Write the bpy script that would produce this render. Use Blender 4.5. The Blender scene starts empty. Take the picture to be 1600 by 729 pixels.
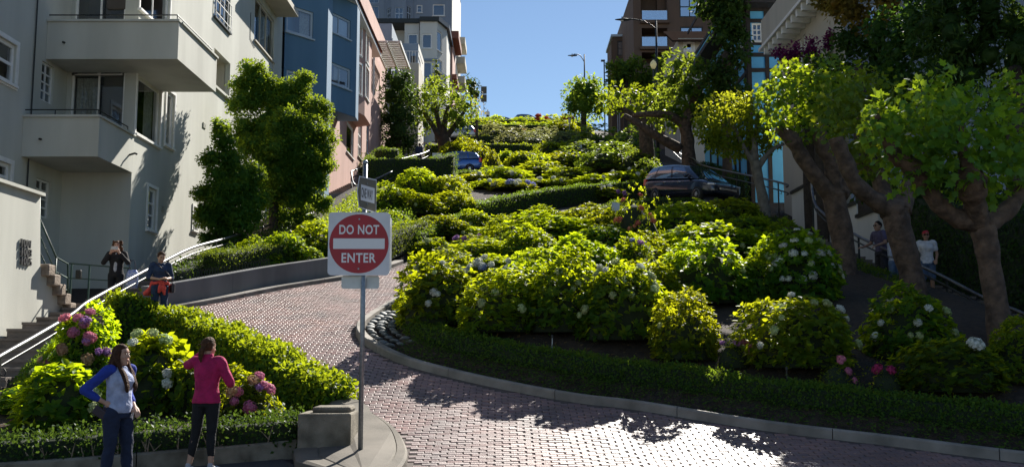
import bpy, bmesh, math, random, bisect
import numpy as np
from mathutils import Vector, Matrix, Euler
sc = bpy.context.scene
COL = sc.collection
R = math.radians
# ------------------------------------------------------------------ camera, sky, sun, exposure
F = 1555.6; PITCH = math.atan(180.5 / F); CZ = 1.6
cd = bpy.data.cameras.new('camera'); cam = bpy.data.objects.new('camera', cd); COL.objects.link(cam)
cd.sensor_width = 36; cd.lens = 35.0; cd.clip_end = 3000; cd.clip_start = .05
cam.location = (0, 0, CZ); cam.rotation_euler = (math.pi/2 + PITCH, 0, 0)
sc.camera = cam
SUN_AZ, SUN_EL = 20.5, 36.5          # azimuth to the right of the street axis, elevation
w = bpy.data.worlds.new('World'); sc.world = w; w.use_nodes = True
nt = w.node_tree; nt.nodes.clear()
sky = nt.nodes.new('ShaderNodeTexSky'); sky.sky_type = 'NISHITA'; sky.sun_disc = False
sky.sun_elevation = R(SUN_EL); sky.sun_rotation = R(SUN_AZ)
sky.air_density = 1.0; sky.dust_density = 0.05; sky.ozone_density = 3.0; sky.altitude = 50
bg = nt.nodes.new('ShaderNodeBackground'); bg.inputs[1].default_value = 0.05
wo = nt.nodes.new('ShaderNodeOutputWorld')
nt.links.new(sky.outputs[0], bg.inputs[0]); nt.links.new(bg.outputs[0], wo.inputs[0])
sd = bpy.data.lights.new('sun', 'SUN'); sun = bpy.data.objects.new('sun', sd); COL.objects.link(sun)
sd.energy = 5.0; sd.angle = R(.53); sd.color = (1.0, .95, .86)
sdir = Vector((math.sin(R(SUN_AZ))*math.cos(R(SUN_EL)), math.cos(R(SUN_AZ))*math.cos(R(SUN_EL)), math.sin(R(SUN_EL))))
sun.rotation_euler = sdir.to_track_quat('Z', 'Y').to_euler(); sun.location = (30, 60, 80)
sc.view_settings.view_transform = 'Standard'; sc.view_settings.look = 'None'
sc.view_settings.exposure = 1.15; sc.view_settings.gamma = 1.0
sc.render.engine = 'CYCLES'
sc.cycles.use_denoising = True
sc.cycles.max_bounces = 6; sc.cycles.transparent_max_bounces = 8
sc.cycles.sample_clamp_indirect = 4.0
rng = np.random.default_rng(7); random.seed(7)

# ------------------------------------------------------------------ survey helpers (pixel of the photograph -> point in the place)
def ray(u, v):
    x = (u-800)/F; yv = -(v-364.5)/F; c, s = math.cos(PITCH), math.sin(PITCH)
    return Vector((x, c-yv*s, s+yv*c))
def P(u, v, Y):
    d = ray(u, v); t = Y/d.y; return Vector((d.x*t, Y, CZ+d.z*t))
def PX(u, v, X):
    d = ray(u, v); t = X/d.x; return Vector((X, d.y*t, CZ+d.z*t))
HP = [(-60,-1.0),(0,-0.10),(8,-0.02),(10.5,0.02),(12,.14),(14,.5),(19,1.70),(24,2.75),(29,3.8),(35,5.3),(42,7.2),(46,8.3),(58,11.3),(70,14.3),(85,18.4),(100,22.5),(115,26.3),(130,30),(145,34),(156,36.2),(170,36.8),(300,36.8),(900,20)]
HX = [p[0] for p in HP]
def _sl(k):
    if k <= 0 or k >= len(HP)-1:
        a, b = max(k-1,0), min(k+1,len(HP)-1); return (HP[b][1]-HP[a][1])/(HP[b][0]-HP[a][0])
    s1 = (HP[k][1]-HP[k-1][1])/(HP[k][0]-HP[k-1][0]); s2 = (HP[k+1][1]-HP[k][1])/(HP[k+1][0]-HP[k][0])
    return 0 if s1*s2 <= 0 else 2*s1*s2/(s1+s2)
def H(y):
    i = min(max(bisect.bisect(HX, y),1),len(HP)-1); (a,b),(c,d) = HP[i-1],HP[i]
    h = c-a; t = (y-a)/h; m0, m1 = _sl(i-1)*h, _sl(i)*h
    return b*(2*t**3-3*t*t+1)+m0*(t**3-2*t*t+t)+d*(-2*t**3+3*t*t)+m1*(t**3-t*t)
def cat(pts, n=8):                    # smooth curve through points
    P_ = [Vector(p) for p in pts]; out = []
    for i in range(len(P_)-1):
        p0 = P_[max(i-1,0)]; p1 = P_[i]; p2 = P_[i+1]; p3 = P_[min(i+2,len(P_)-1)]
        for k in range(n):
            t = k/n
            out.append(.5*((2*p1)+(p2-p0)*t+(2*p0-5*p1+4*p2-p3)*t*t+(3*p1-p0-3*p2+p3)*t**3))
    out.append(P_[-1]); return out

# ------------------------------------------------------------------ object helpers
WL = {}                               # world offset of every object that has one
def tag(o, label=None, cat_=None, group=None, kind=None):
    if label: o['label'] = label
    if cat_: o['category'] = cat_
    if group: o['group'] = group
    if kind: o['kind'] = kind
    return o
def thing(name, label, cat_, loc=(0,0,0), group=None):
    o = bpy.data.objects.new(name, None); COL.objects.link(o); o.location = loc; o.empty_display_size = .2
    WL[o] = Vector(loc); return tag(o, label, cat_, group)
def link(name, me, mat=None, parent=None, smooth=False):
    if mat is not None: me.materials.append(mat)
    if smooth:
        me.polygons.foreach_set('use_smooth', [True]*len(me.polygons))
    o = bpy.data.objects.new(name, me); COL.objects.link(o)
    if parent is not None: o.parent = parent; WL[o] = WL.get(parent, Vector())
    return o
class MB:
    """collects shapes given in world coordinates; build() makes one mesh object"""
    def __init__(s): s.v = []; s.f = []
    def quad(s, *p):
        n = len(s.v); s.v += [Vector(q) for q in p]; s.f.append(tuple(range(n, n+len(p)))); return s
    def box(s, c, d, rz=0, M=None):
        c = Vector(c); n = len(s.v)
        m = M if M is not None else Matrix.Rotation(rz, 3, 'Z')
        for sx in (-1,1):
            for sy in (-1,1):
                for sz in (-1,1): s.v.append(c + m @ Vector((sx*d[0]/2, sy*d[1]/2, sz*d[2]/2)))
        for q in ((0,1,3,2),(4,6,7,5),(0,4,5,1),(2,3,7,6),(0,2,6,4),(1,5,7,3)): s.f.append(tuple(n+i for i in q))
        return s
    def bb(s, x0, x1, y0, y1, z0, z1): return s.box(((x0+x1)/2,(y0+y1)/2,(z0+z1)/2),(abs(x1-x0),abs(y1-y0),abs(z1-z0)))
    def beam(s, a, b, wd, ht, up=(0,0,1)):
        a, b = Vector(a), Vector(b); t = (b-a); L = t.length; t.normalize(); sd_ = t.cross(Vector(up)).normalized(); u = sd_.cross(t)
        M = Matrix((sd_, t, u)).transposed(); return s.box((a+b)/2, (wd, L, ht), M=M)
    def tube(s, pts, r, n=8, cap=True):
        pts = [Vector(p) for p in pts]; m = len(pts); rs = r if isinstance(r, (list, tuple)) else [r]*m
        base = len(s.v); ref = Vector((.13,.21,1)).normalized(); pu = None
        for i, p in enumerate(pts):
            t = (pts[min(i+1,m-1)]-pts[max(i-1,0)]).normalized()
            if pu is None:
                a = Vector((0,0,1)) if abs(t.z) < .9 else Vector((1,0,0)); u = t.cross(a).normalized()
            else:
                u = (pu - t*pu.dot(t)).normalized()
            pu = u; v = t.cross(u)
            for k in range(n):
                an = 2*math.pi*k/n; s.v.append(p + (u*math.cos(an)+v*math.sin(an))*rs[i])
        for i in range(m-1):
            for k in range(n):
                a = base+i*n+k; b = base+i*n+(k+1)%n; s.f.append((a,b,b+n,a+n))
        if cap:
            s.f.append(tuple(base+k for k in reversed(range(n)))); s.f.append(tuple(base+(m-1)*n+k for k in range(n)))
        return s
    def lathe(s, c, prof, n=16):          # profile [(r,z)...] about vertical axis
        c = Vector(c); b = len(s.v)
        for r_, z in prof:
            for k in range(n):
                a = 2*math.pi*k/n; s.v.append(c+Vector((r_*math.cos(a), r_*math.sin(a), z)))
        for i in range(len(prof)-1):
            for k in range(n):
                p = b+i*n+k; q = b+i*n+(k+1)%n; s.f.append((p,q,q+n,p+n))
        s.f.append(tuple(b+k for k in reversed(range(n)))); s.f.append(tuple(b+(len(prof)-1)*n+k for k in range(n)))
        return s
    def prism(s, poly, z0, z1):            # poly [(x,y)...] counter-clockwise
        b = len(s.v); n = len(poly)
        s.v += [Vector((p[0],p[1],z0)) for p in poly] + [Vector((p[0],p[1],z1)) for p in poly]
        s.f.append(tuple(b+k for k in reversed(range(n)))); s.f.append(tuple(b+n+k for k in range(n)))
        for k in range(n): s.f.append((b+k, b+(k+1)%n, b+n+(k+1)%n, b+n+k))
        return s
    def build(s, name, mat, parent=None, smooth=False, bevel=0, label=None):
        off = WL.get(parent, Vector()) if parent is not None else Vector()
        me = bpy.data.meshes.new(name); me.from_pydata([tuple(v-off) for v in s.v], [], s.f); me.update()
        o = link(name, me, mat, parent, smooth)
        if bevel:
            m = o.modifiers.new('b', 'BEVEL'); m.width = bevel; m.segments = 2; m.limit_method = 'ANGLE'
        if label: o['label'] = label
        return o
def clone(o, parent=None):
    c = o.copy(); COL.objects.link(c); c.parent = parent
    for ch in o.children: clone(ch, c)
    return c

# ------------------------------------------------------------------ materials
def newmat(name):
    m = bpy.data.materials.new(name); m.use_nodes = True; return m, m.node_tree, m.node_tree.nodes['Principled BSDF']
def noise_col(nt, c1, c2, scale, detail=4, coord='Object', lo=.35, hi=.65):
    tc = nt.nodes.new('ShaderNodeTexCoord'); n = nt.nodes.new('ShaderNodeTexNoise'); n.inputs['Scale'].default_value = scale; n.inputs['Detail'].default_value = detail
    r = nt.nodes.new('ShaderNodeValToRGB'); r.color_ramp.elements[0].position = lo; r.color_ramp.elements[1].position = hi
    r.color_ramp.elements[0].color = (*c1,1); r.color_ramp.elements[1].color = (*c2,1)
    nt.links.new(tc.outputs[coord], n.inputs[0]); nt.links.new(n.outputs[0], r.inputs[0]); return r, n, tc
def bump(nt, b, src, strength=.3, dist=.01):
    bp = nt.nodes.new('ShaderNodeBump'); bp.inputs['Strength'].default_value = strength; bp.inputs['Distance'].default_value = dist
    nt.links.new(src, bp.inputs['Height']); nt.links.new(bp.outputs[0], b.inputs['Normal'])
def surf(name, c1, c2=None, scale=3, rough=.7, bs=.25, bscale=60, metal=0, spec=.5, bd=.01, streak=False):
    m, nt, b = newmat(name); c2 = c2 or tuple(x*.82 for x in c1)
    r, n, tc = noise_col(nt, c1, c2, scale)
    if streak:
        mp = nt.nodes.new('ShaderNodeMapping'); mp.inputs['Scale'].default_value = (1,1,.18)
        nt.links.new(tc.outputs['Object'], mp.inputs[0]); nt.links.new(mp.outputs[0], n.inputs[0])
    nt.links.new(r.outputs[0], b.inputs['Base Color'])
    b.inputs['Roughness'].default_value = rough; b.inputs['Metallic'].default_value = metal; b.inputs['Specular IOR Level'].default_value = spec
    if bs:
        n2 = nt.nodes.new('ShaderNodeTexNoise'); n2.inputs['Scale'].default_value = bscale; n2.inputs['Detail'].default_value = 4
        nt.links.new(tc.outputs['Object'], n2.inputs[0]); bump(nt, b, n2.outputs[0], bs, bd)
    return m
def leafmat(name, d1, d2, tr, tf=.45, rough=.55, spec=.10):
    """leaf: two-tone diffuse by leaf, light shining through"""
    m, nt, b = newmat(name)
    g = nt.nodes.new('ShaderNodeNewGeometry'); r = nt.nodes.new('ShaderNodeValToRGB')
    r.color_ramp.elements[0].color = (*d1,1); r.color_ramp.elements[1].color = (*d2,1)
    oi = nt.nodes.new('ShaderNodeObjectInfo'); mr = nt.nodes.new('ShaderNodeMapRange'); mr.inputs[3].default_value = .82; mr.inputs[4].default_value = 1.15; nt.links.new(oi.outputs['Random'], mr.inputs[0])
    mh = nt.nodes.new('ShaderNodeMapRange'); mh.inputs[3].default_value = .493; mh.inputs[4].default_value = .522; nt.links.new(oi.outputs['Random'], mh.inputs[0])
    def vary(src, dst):
        hs = nt.nodes.new('ShaderNodeHueSaturation'); nt.links.new(mr.outputs[0], hs.inputs['Value']); nt.links.new(mh.outputs[0], hs.inputs['Hue']); nt.links.new(src, hs.inputs['Color']); nt.links.new(hs.outputs[0], dst)
    nt.links.new(g.outputs['Random Per Island'], r.inputs[0]); vary(r.outputs[0], b.inputs['Base Color'])
    b.inputs['Roughness'].default_value = max(rough,.5); b.inputs['Specular IOR Level'].default_value = spec
    t = nt.nodes.new('ShaderNodeBsdfTranslucent'); mx = nt.nodes.new('ShaderNodeMixShader'); mx.inputs[0].default_value = tf
    r2 = nt.nodes.new('ShaderNodeValToRGB'); r2.color_ramp.elements[0].color = (*[x*.6 for x in tr],1); r2.color_ramp.elements[1].color = (*tr,1)
    nt.links.new(g.outputs['Random Per Island'], r2.inputs[0]); vary(r2.outputs[0], t.inputs[0])
    out = nt.nodes['Material Output']
    nt.links.new(b.outputs[0], mx.inputs[1]); nt.links.new(t.outputs[0], mx.inputs[2]); nt.links.new(mx.outputs[0], out.inputs[0])
    return m
def plain(name, c, rough=.5, metal=0, spec=.5, coat=0, emit=0):
    m, nt, b = newmat(name); b.inputs['Base Color'].default_value = (*c,1); b.inputs['Roughness'].default_value = rough
    b.inputs['Metallic'].default_value = metal; b.inputs['Specular IOR Level'].default_value = spec
    if coat: b.inputs['Coat Weight'].default_value = coat; b.inputs['Coat Roughness'].default_value = .04
    if emit: b.inputs['Emission Color'].default_value = (*c,1); b.inputs['Emission Strength'].default_value = emit
    return m
M = {}
M['soil'] = surf('soil', (.055,.035,.022), (.022,.014,.010), 9, .95, .9, 30, bd=.05)
M['asphalt'] = surf('asphalt', (.045,.046,.05), (.032,.033,.036), 2.5, .85, .5, 150)
M['concrete'] = surf('concrete', (.18,.155,.125), (.11,.095,.075), 1.6, .85, .4, 90)
M['kerb'] = surf('kerb_concrete', (.28,.25,.22), (.15,.135,.115), 2.2, .8, .5, 70)
M['mortar'] = surf('mortar', (.11,.085,.075), (.06,.047,.042), 20, .9, .3)
def brickmat():
    m, nt, b = newmat('brick'); oi = nt.nodes.new('ShaderNodeObjectInfo'); g = nt.nodes.new('ShaderNodeNewGeometry')
    ad = nt.nodes.new('ShaderNodeMath'); ad.operation = 'ADD'; fr = nt.nodes.new('ShaderNodeMath'); fr.operation = 'FRACT'
    nt.links.new(oi.outputs['Random'], ad.inputs[0]); nt.links.new(g.outputs['Random Per Island'], ad.inputs[1]); nt.links.new(ad.outputs[0], fr.inputs[0])
    r = nt.nodes.new('ShaderNodeValToRGB'); r.color_ramp.elements[0].color = (.25,.13,.11,1); r.color_ramp.elements[1].color = (.17,.095,.09,1)
    e = r.color_ramp.elements.new(.55); e.color = (.215,.12,.108,1)
    nt.links.new(fr.outputs[0], r.inputs[0])
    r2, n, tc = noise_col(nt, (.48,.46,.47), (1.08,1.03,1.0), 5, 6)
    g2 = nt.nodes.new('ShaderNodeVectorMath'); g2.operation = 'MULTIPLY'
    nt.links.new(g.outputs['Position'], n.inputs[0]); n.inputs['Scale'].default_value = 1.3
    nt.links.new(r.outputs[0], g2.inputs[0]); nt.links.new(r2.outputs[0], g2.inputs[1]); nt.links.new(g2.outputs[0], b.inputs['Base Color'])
    rr = nt.nodes.new('ShaderNodeMapRange'); rr.inputs[3].default_value = .42; rr.inputs[4].default_value = .58
    nt.links.new(fr.outputs[0], rr.inputs[0]); nt.links.new(rr.outputs[0], b.inputs['Roughness'])
    b.inputs['Specular IOR Level'].default_value = 1.0
    n2 = nt.nodes.new('ShaderNodeTexNoise'); n2.inputs['Scale'].default_value = 55; nt.links.new(g.outputs['Position'], n2.inputs[0]); bump(nt, b, n2.outputs[0], .35, .01)
    return m
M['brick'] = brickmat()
M['stucco'] = surf('stucco_grey_green', (.53,.53,.475), (.41,.41,.365), .8, .9, .35, 45, streak=True)
M['stucco_blue'] = surf('stucco_blue_grey', (.11,.21,.32), (.09,.18,.28), .8, .85, .3, 60, streak=True)
M['stucco_pink'] = surf('stucco_pink', (.50,.30,.25), (.43,.255,.21), .9, .9, .3, 60, streak=True)
M['stucco_white'] = surf('stucco_white', (.62,.61,.57), (.54,.53,.50), .8, .9, .2, 60, streak=True)
M['stucco_grey'] = surf('stucco_grey', (.24,.29,.36), (.20,.245,.31), .7, .9, .2, 60, streak=True)
M['brown'] = surf('stucco_brown', (.13,.085,.06), (.10,.065,.048), .8, .9, .2, 60, streak=True)
M['cream'] = surf('stucco_cream', (.50,.46,.38), (.42,.39,.33), .8, .9, .2, 60, streak=True)
M['bluepaint'] = surf('pale_blue_infill', (.12,.45,.78), (.10,.39,.70), .8, .85, .2, 60)
M['timber'] = surf('dark_timber', (.035,.03,.03), (.02,.018,.018), 8, .8, .4, 40)
M['white'] = surf('white_paint', (.78,.77,.74), (.70,.69,.66), 4, .55, .1)
M['ltblue'] = surf('pale_frame', (.45,.52,.60), (.40,.47,.55), 4, .6, .1)
M['tile'] = surf('terracotta', (.30,.10,.06), (.18,.07,.05), 9, .85, .4, 30)
M['darkmetal'] = surf('dark_metal', (.018,.022,.022), (.03,.032,.03), 14, .45, .15, 40, metal=.3)
M['greenmetal'] = surf('green_metal', (.02,.055,.045), (.03,.07,.055), 14, .45, .1, 40)
M['steel'] = surf('worn_steel', (.20,.20,.21), (.12,.12,.13), 14, .48, .06, 90, metal=1.0)
M['galv'] = surf('galvanised', (.30,.33,.36), (.22,.245,.27), 30, .42, .1, 90, metal=.85)
M['stone'] = surf('rough_stone', (.30,.24,.19), (.17,.13,.10), 7, .9, .8, 22, bd=.03)
M['interior'] = surf('interior', (.10,.085,.07), (.06,.05,.042), 1, .9, 0)
M['curtain'] = surf('curtain', (.55,.53,.48), (.40,.38,.34), 12, .95, .3, 25)
def glassmat(name, tint, refl=.5, rough=.03):
    m, nt, b = newmat(name); b.inputs['Base Color'].default_value = (*tint,1); b.inputs['Roughness'].default_value = rough
    tr = nt.nodes.new('ShaderNodeBsdfTransparent'); tr.inputs[0].default_value = (.85,.9,.9,1)
    gl = nt.nodes.new('ShaderNodeBsdfGlossy'); gl.inputs[1].default_value = rough; gl.inputs[0].default_value = (.9,.95,1,1)
    lw = nt.nodes.new('ShaderNodeLayerWeight'); lw.inputs[0].default_value = .35
    mr = nt.nodes.new('ShaderNodeMapRange'); mr.inputs[3].default_value = refl; mr.inputs[4].default_value = min(1, refl+.5)
    mx = nt.nodes.new('ShaderNodeMixShader'); nt.links.new(lw.outputs['Fresnel'], mr.inputs[0]); nt.links.new(mr.outputs[0], mx.inputs[0])
    nt.links.new(tr.outputs[0], mx.inputs[1]); nt.links.new(gl.outputs[0], mx.inputs[2]); nt.links.new(mx.outputs[0], nt.nodes['Material Output'].inputs[0])
    return m
M['glass'] = glassmat('window_glass', (.1,.1,.1), .16)
M['glass_hi'] = glassmat('sky_glass', (.1,.1,.1), .62)
# ------------------------------------------------------------------ terrain, road outlines
def dens(pts, n=6): return [(p.x, p.y) for p in cat([(a,b,0) for a,b in pts], n)]
KERB_R = dens([(16,8.2),(11,10.4),(8,11.8),(6.32,12.54),(5.02,13.24),(3.53,13.94),(1.89,14.94),(.97,15.34),(0,15.94),(-1.07,16.74),(-2.03,17.66),(-2.87,19.1),(-3.18,20.34),(-3.15,21.4),(-2.98,22.64),(-2.77,24),(-2.3,26.5),(-1.2,30),(.5,35),(3,39.6),(6,42.2),(8.2,43.2)])
ISL = dens([(-1.35,11.2),(-1.28,12.34),(-1.41,13.14),(-1.67,13.86),(-2.12,14.56),(-2.45,15.2),(-4.56,17.86),(-6.3,20.3),(-7.3,21.6)])
WALLL = dens([(-7.9,22.4),(-6.93,24),(-5.88,26.12),(-4.38,28.32),(-3.53,30.42),(-2.5,34),(-1.2,39),(1.5,43.8),(5,47.2),(8,49.2)])
ROADS = [KERB_R + [(9.9,45.5),(9.5,48.5)] + WALLL[::-1] + ISL[::-1] + [(-1.4,9.0),(16,4.0)],
         dens([(9.6,48.6),(9.9,45.6),(9.2,52),(4,56.5),(-1,62),(-5.5,67),(-6.5,70)],4)[4:] + dens([(-6,73.5),(-2,71),(1,66.5),(5,60.8),(9.3,56)],4),
         dens([(-6.5,72),(-6.5,75),(0,79),(8,84)],4) + dens([(8.5,88),(0,83),(-6.5,79)],4)]
def pip_dist(X, Y, poly):
    """signed distance (negative inside) from points to polygon outline"""
    p = np.array(poly); q = np.roll(p, -1, 0); d = np.full(X.shape, 1e9); ins = np.zeros(X.shape, bool)
    for (ax,ay),(bx,by) in zip(p, q):
        dx, dy = bx-ax, by-ay; L = dx*dx+dy*dy+1e-12
        t = np.clip(((X-ax)*dx+(Y-ay)*dy)/L, 0, 1); d = np.minimum(d, np.hypot(X-ax-t*dx, Y-ay-t*dy))
        c = ((ay > Y) != (by > Y)); ins ^= c & (X < (bx-ax)*(Y-ay)/(by-ay+1e-12)+ax)
    return np.where(ins, -d, d)
def raise_np(X, Y):
    D = np.full(X.shape, 1e9)
    for poly in ROADS: D = np.minimum(D, pip_dist(X, Y, poly))
    r = np.interp(D, [-5,.3,.5,2.2], [-.12,-.12,.08,.45])
    front = np.interp(Y, [10.5,13.2], [0,1]); r = r*front - .12*(1-front)
    up = np.interp(Y, [70,90], [1,.4]); r *= up
    side = np.interp(np.abs(X), [8.1,8.5], [0,1]); r = r*(1-side) - .35*side*np.interp(Y,[10.5,14],[.1,1])
    r = np.where((X < -8.2) & (Y < 21), r - .25*np.interp(Y,[10.5,14,19,21],[0,1,1,0]), r)
    lb = (X < -2.3) & (X > -8.3) & (Y > 10.6) & (Y < 21.4) & (pip_dist(X, Y, ROADS[0]) > .3)
    r = np.where((X < -2.2) & (Y < 12.95+(X+2.7)*.356), -.14, r)
    r = np.where(lb & (Y >= 12.95+(X+2.7)*.356), np.interp(Y, [12.6,14,17], [.1,0,-.38]), r)
    r = np.where((X > 6.5) & (X < 9.6) & (Y < 40) & (Y > 15), np.maximum(r, np.interp(Y,[15,18,30,40],[.2,.6,.5,.2])), r)
    return r
_hy = np.arange(-60, 901, .1); _hz = np.array([H(float(q)) for q in _hy])
def Hn(Y): return np.interp(Y, _hy, _hz)
_gx = np.arange(-13, 13.01, .2); _gy = np.arange(8, 100.01, .25); _GX, _GY = np.meshgrid(_gx, _gy); _GR = raise_np(_GX, _GY)
def gz_np(X, Y):
    X = np.clip(np.asarray(X,float), -13, 12.99); Yc = np.clip(np.asarray(Y,float), 8, 99.99)
    fx = (X+13)/.2; fy = (Yc-8)/.25; i = np.clip(fx.astype(int),0,len(_gx)-2); j = np.clip(fy.astype(int),0,len(_gy)-2); a = fx-i; b = fy-j
    r = _GR[j,i]*(1-a)*(1-b)+_GR[j,i+1]*a*(1-b)+_GR[j+1,i]*(1-a)*b+_GR[j+1,i+1]*a*b
    return Hn(np.asarray(Y,float)) + r
def gz(x, y): return float(gz_np(np.array([x]), np.array([y]))[0])
def hit(u, v, y0=7.0):
    """where the sight line through a pixel meets the ground"""
    ys = np.arange(y0, 200, .05); d = ray(u, v); X = d.x/d.y*ys; Z = CZ+d.z/d.y*ys; k = np.argmax(Z <= gz_np(X, ys)); return float(ys[k])
# ------------------------------------------------------------------ ground
def ground():
    xs = np.concatenate([np.arange(-400,-40,40), np.arange(-40,-14,2), np.arange(-14,14.01,.35), np.arange(16,41,2), np.arange(80,401,40)])
    ys = np.concatenate([np.arange(-60,6,4), np.arange(6,50,.35), np.arange(50,172,1.0), np.arange(180,300,20), np.arange(300,901,100)])
    X, Y = np.meshgrid(xs, ys); Z = Hn(Y) + raise_np(X, Y)
    Z += np.where((np.abs(X) < 8) & (Y > 12.5) & (Y < 60), rng.normal(0, .018, X.shape), 0)
    V = np.stack([X.ravel(), Y.ravel(), Z.ravel()], 1); nx = len(xs)
    f = [(j*nx+i, j*nx+i+1, (j+1)*nx+i+1, (j+1)*nx+i) for j in range(len(ys)-1) for i in range(nx-1)]
    me = bpy.data.meshes.new('ground'); me.from_pydata(V.tolist(), [], f); me.update()
    tag(link('ground', me, M['soil'], smooth=True), kind='structure')
ground()
def sheet(name, poly, dz, mat, step=.5):
    """sheet over a polygon, following the hill"""
    bm = bmesh.new(); vs = [bm.verts.new((x,y,0)) for x,y in poly]; bm.faces.new(vs)
    bmesh.ops.triangulate(bm, faces=bm.faces[:])
    y0, y1 = min(p[1] for p in poly), max(p[1] for p in poly); y = y0+step
    while y < y1:
        bmesh.ops.bisect_plane(bm, geom=bm.verts[:]+bm.edges[:]+bm.faces[:], plane_co=(0,y,0), plane_no=(0,1,0)); y += step
    for v in bm.verts: v.co.z = H(v.co.y)+dz
    bmesh.ops.recalc_face_normals(bm, faces=bm.faces[:])
    for f in bm.faces:
        if f.normal.z < 0: f.normal_flip()
    me = bpy.data.meshes.new(name); bm.to_mesh(me); bm.free()
    return link(name, me, mat)
tag(sheet('street', [(-40,-30),(40,-30),(40,7.2),(16,7.4),(10,9.9),(-1.4,11.0),(-2.9,12.75),(-5,12.0),(-9,10.6),(-40,9.0)], -.02, M['asphalt'], 1), kind='structure')
road = tag(sheet('brick_road', ROADS[0], -.012, M['mortar']), kind='structure')
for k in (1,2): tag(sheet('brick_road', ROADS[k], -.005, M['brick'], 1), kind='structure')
def bricks():
    L, Wd, th = .20, .088, .03; a = R(4); ca, sa = math.cos(a), math.sin(a)
    cells = []
    for j in range(-24, 245):
        for i in range(-76, 76):
            p = (i+(.5 if j%2 else 0)+random.uniform(-.04,.04))*L; q = j*Wd
            bend = .012*max(0, q-6)                      # courses swing round with the bend
            x = p*ca - q*sa*.2 - bend*(q-6)*.08; y = 11.3 + q + p*sa*(1-.25*max(0,min(1,(q-6)/6))) - .0
            if y < 32 and x > -9: cells.append((x, y))
    X = np.array([c[0] for c in cells]); Y = np.array([c[1] for c in cells])
    ok = (pip_dist(X, Y, ROADS[0]) < -.09) & (X < 7.5)
    cells = [c for c, k in zip(cells, ok) if k]
    l, w_ = L-.016, Wd-.010; b = .006
    loc = [(-l/2,-w_/2,-th),(l/2,-w_/2,-th),(l/2,w_/2,-th),(-l/2,w_/2,-th),(-l/2,-w_/2,-b),(l/2,-w_/2,-b),(l/2,w_/2,-b),(-l/2,w_/2,-b),
           (-l/2+b,-w_/2+b,0),(l/2-b,-w_/2+b,0),(l/2-b,w_/2-b,0),(-l/2+b,w_/2-b,0)]
    fc = [(0,1,5,4),(1,2,6,5),(2,3,7,6),(3,0,4,7),(4,5,9,8),(5,6,10,9),(6,7,11,10),(7,4,8,11),(8,9,10,11)]
    me = bpy.data.meshes.new('brick'); me.from_pydata(loc, [], fc); me.update(); me.materials.append(M['brick'])
    inview = lambda c: abs(c[0]/c[1]) < .53 and c[1] > 12.35 and c[0] > -1.5
    near = sorted([c for c in cells if inview(c)], key=lambda c: c[1]+.05*abs(c[0]-1))[:300]; ns = set(near)
    V, Fc = [], []
    for c in cells:
        sl = math.atan((H(c[1]+.05)-H(c[1]-.05))/.1); rz = a+random.gauss(0,.014)
        e = Euler((sl+random.gauss(0,.011), random.gauss(0,.011), rz)); z = H(c[1])+random.gauss(0,.0016)
        if c in ns:
            o = bpy.data.objects.new('brick', me); COL.objects.link(o); o.parent = road; o.location = (c[0],c[1],z); o.rotation_euler = e
        else:
            m = e.to_matrix(); n = len(V); o = Vector((c[0],c[1],z)); V += [tuple(o+m@Vector(q)) for q in loc]; Fc += [tuple(n+i for i in q) for q in fc]
    me2 = bpy.data.meshes.new('brick_paving'); me2.from_pydata(V, [], Fc); me2.update()
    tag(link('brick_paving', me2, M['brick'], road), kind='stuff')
bricks()
def kerb(name, pts, side, label, wd=.17, ht=.13, joint=1.9, mat='kerb', drop=.25):
    """kerb stones along a line, each its own piece; side +1 = left of the line's direction"""
    t = thing(name, label, 'kerb', (pts[0][0], pts[0][1], H(pts[0][1])-.1))
    P2 = [Vector((a,b)) for a,b in pts]; seg = [[P2[0]]]; acc = 0
    for a, b in zip(P2, P2[1:]):
        acc += (b-a).length; seg[-1].append(b)
        if acc > joint: seg.append([b]); acc = 0
    if len(seg[-1]) < 2: seg.pop()
    for s_ in seg:
        m = MB(); L = []
        g = .006
        for i, p in enumerate(s_):
            d = (s_[min(i+1,len(s_)-1)]-s_[max(i-1,0)]).normalized(); n = Vector((-d.y,d.x))*side; q = p.copy()
            if i == 0: q = q+d*g
            if i == len(s_)-1: q = q-d*g
            z = H(q.y); o = q+n*wd
            L.append([Vector((q.x,q.y,z-drop)), Vector((q.x+n.x*.008,q.y+n.y*.008,z+ht-.025)), Vector((q.x+n.x*.03,q.y+n.y*.03,z+ht)), Vector((o.x,o.y,z+ht-.005)), Vector((o.x,o.y,z-drop))])
        k = len(L[0])
        for r_ in L: m.v += r_
        for i in range(len(L)-1):
            for j in range(k):
                q = (i*k+j, i*k+(j+1)%k, (i+1)*k+(j+1)%k, (i+1)*k+j); m.f.append(q if side < 0 else q[::-1])
        m.f.append(tuple(range(k)) if side>0 else tuple(reversed(range(k)))); e = (len(L)-1)*k; m.f.append(tuple(e+i for i in (reversed(range(k)) if side>0 else range(k))))
        m.build('kerb_stone', M[mat], t)
    return t
kr = [p for p in KERB_R if p[1] < 42]
kerb('kerb', kr, -1, 'long grey concrete kerb curving round the bed of white hydrangeas')
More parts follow.
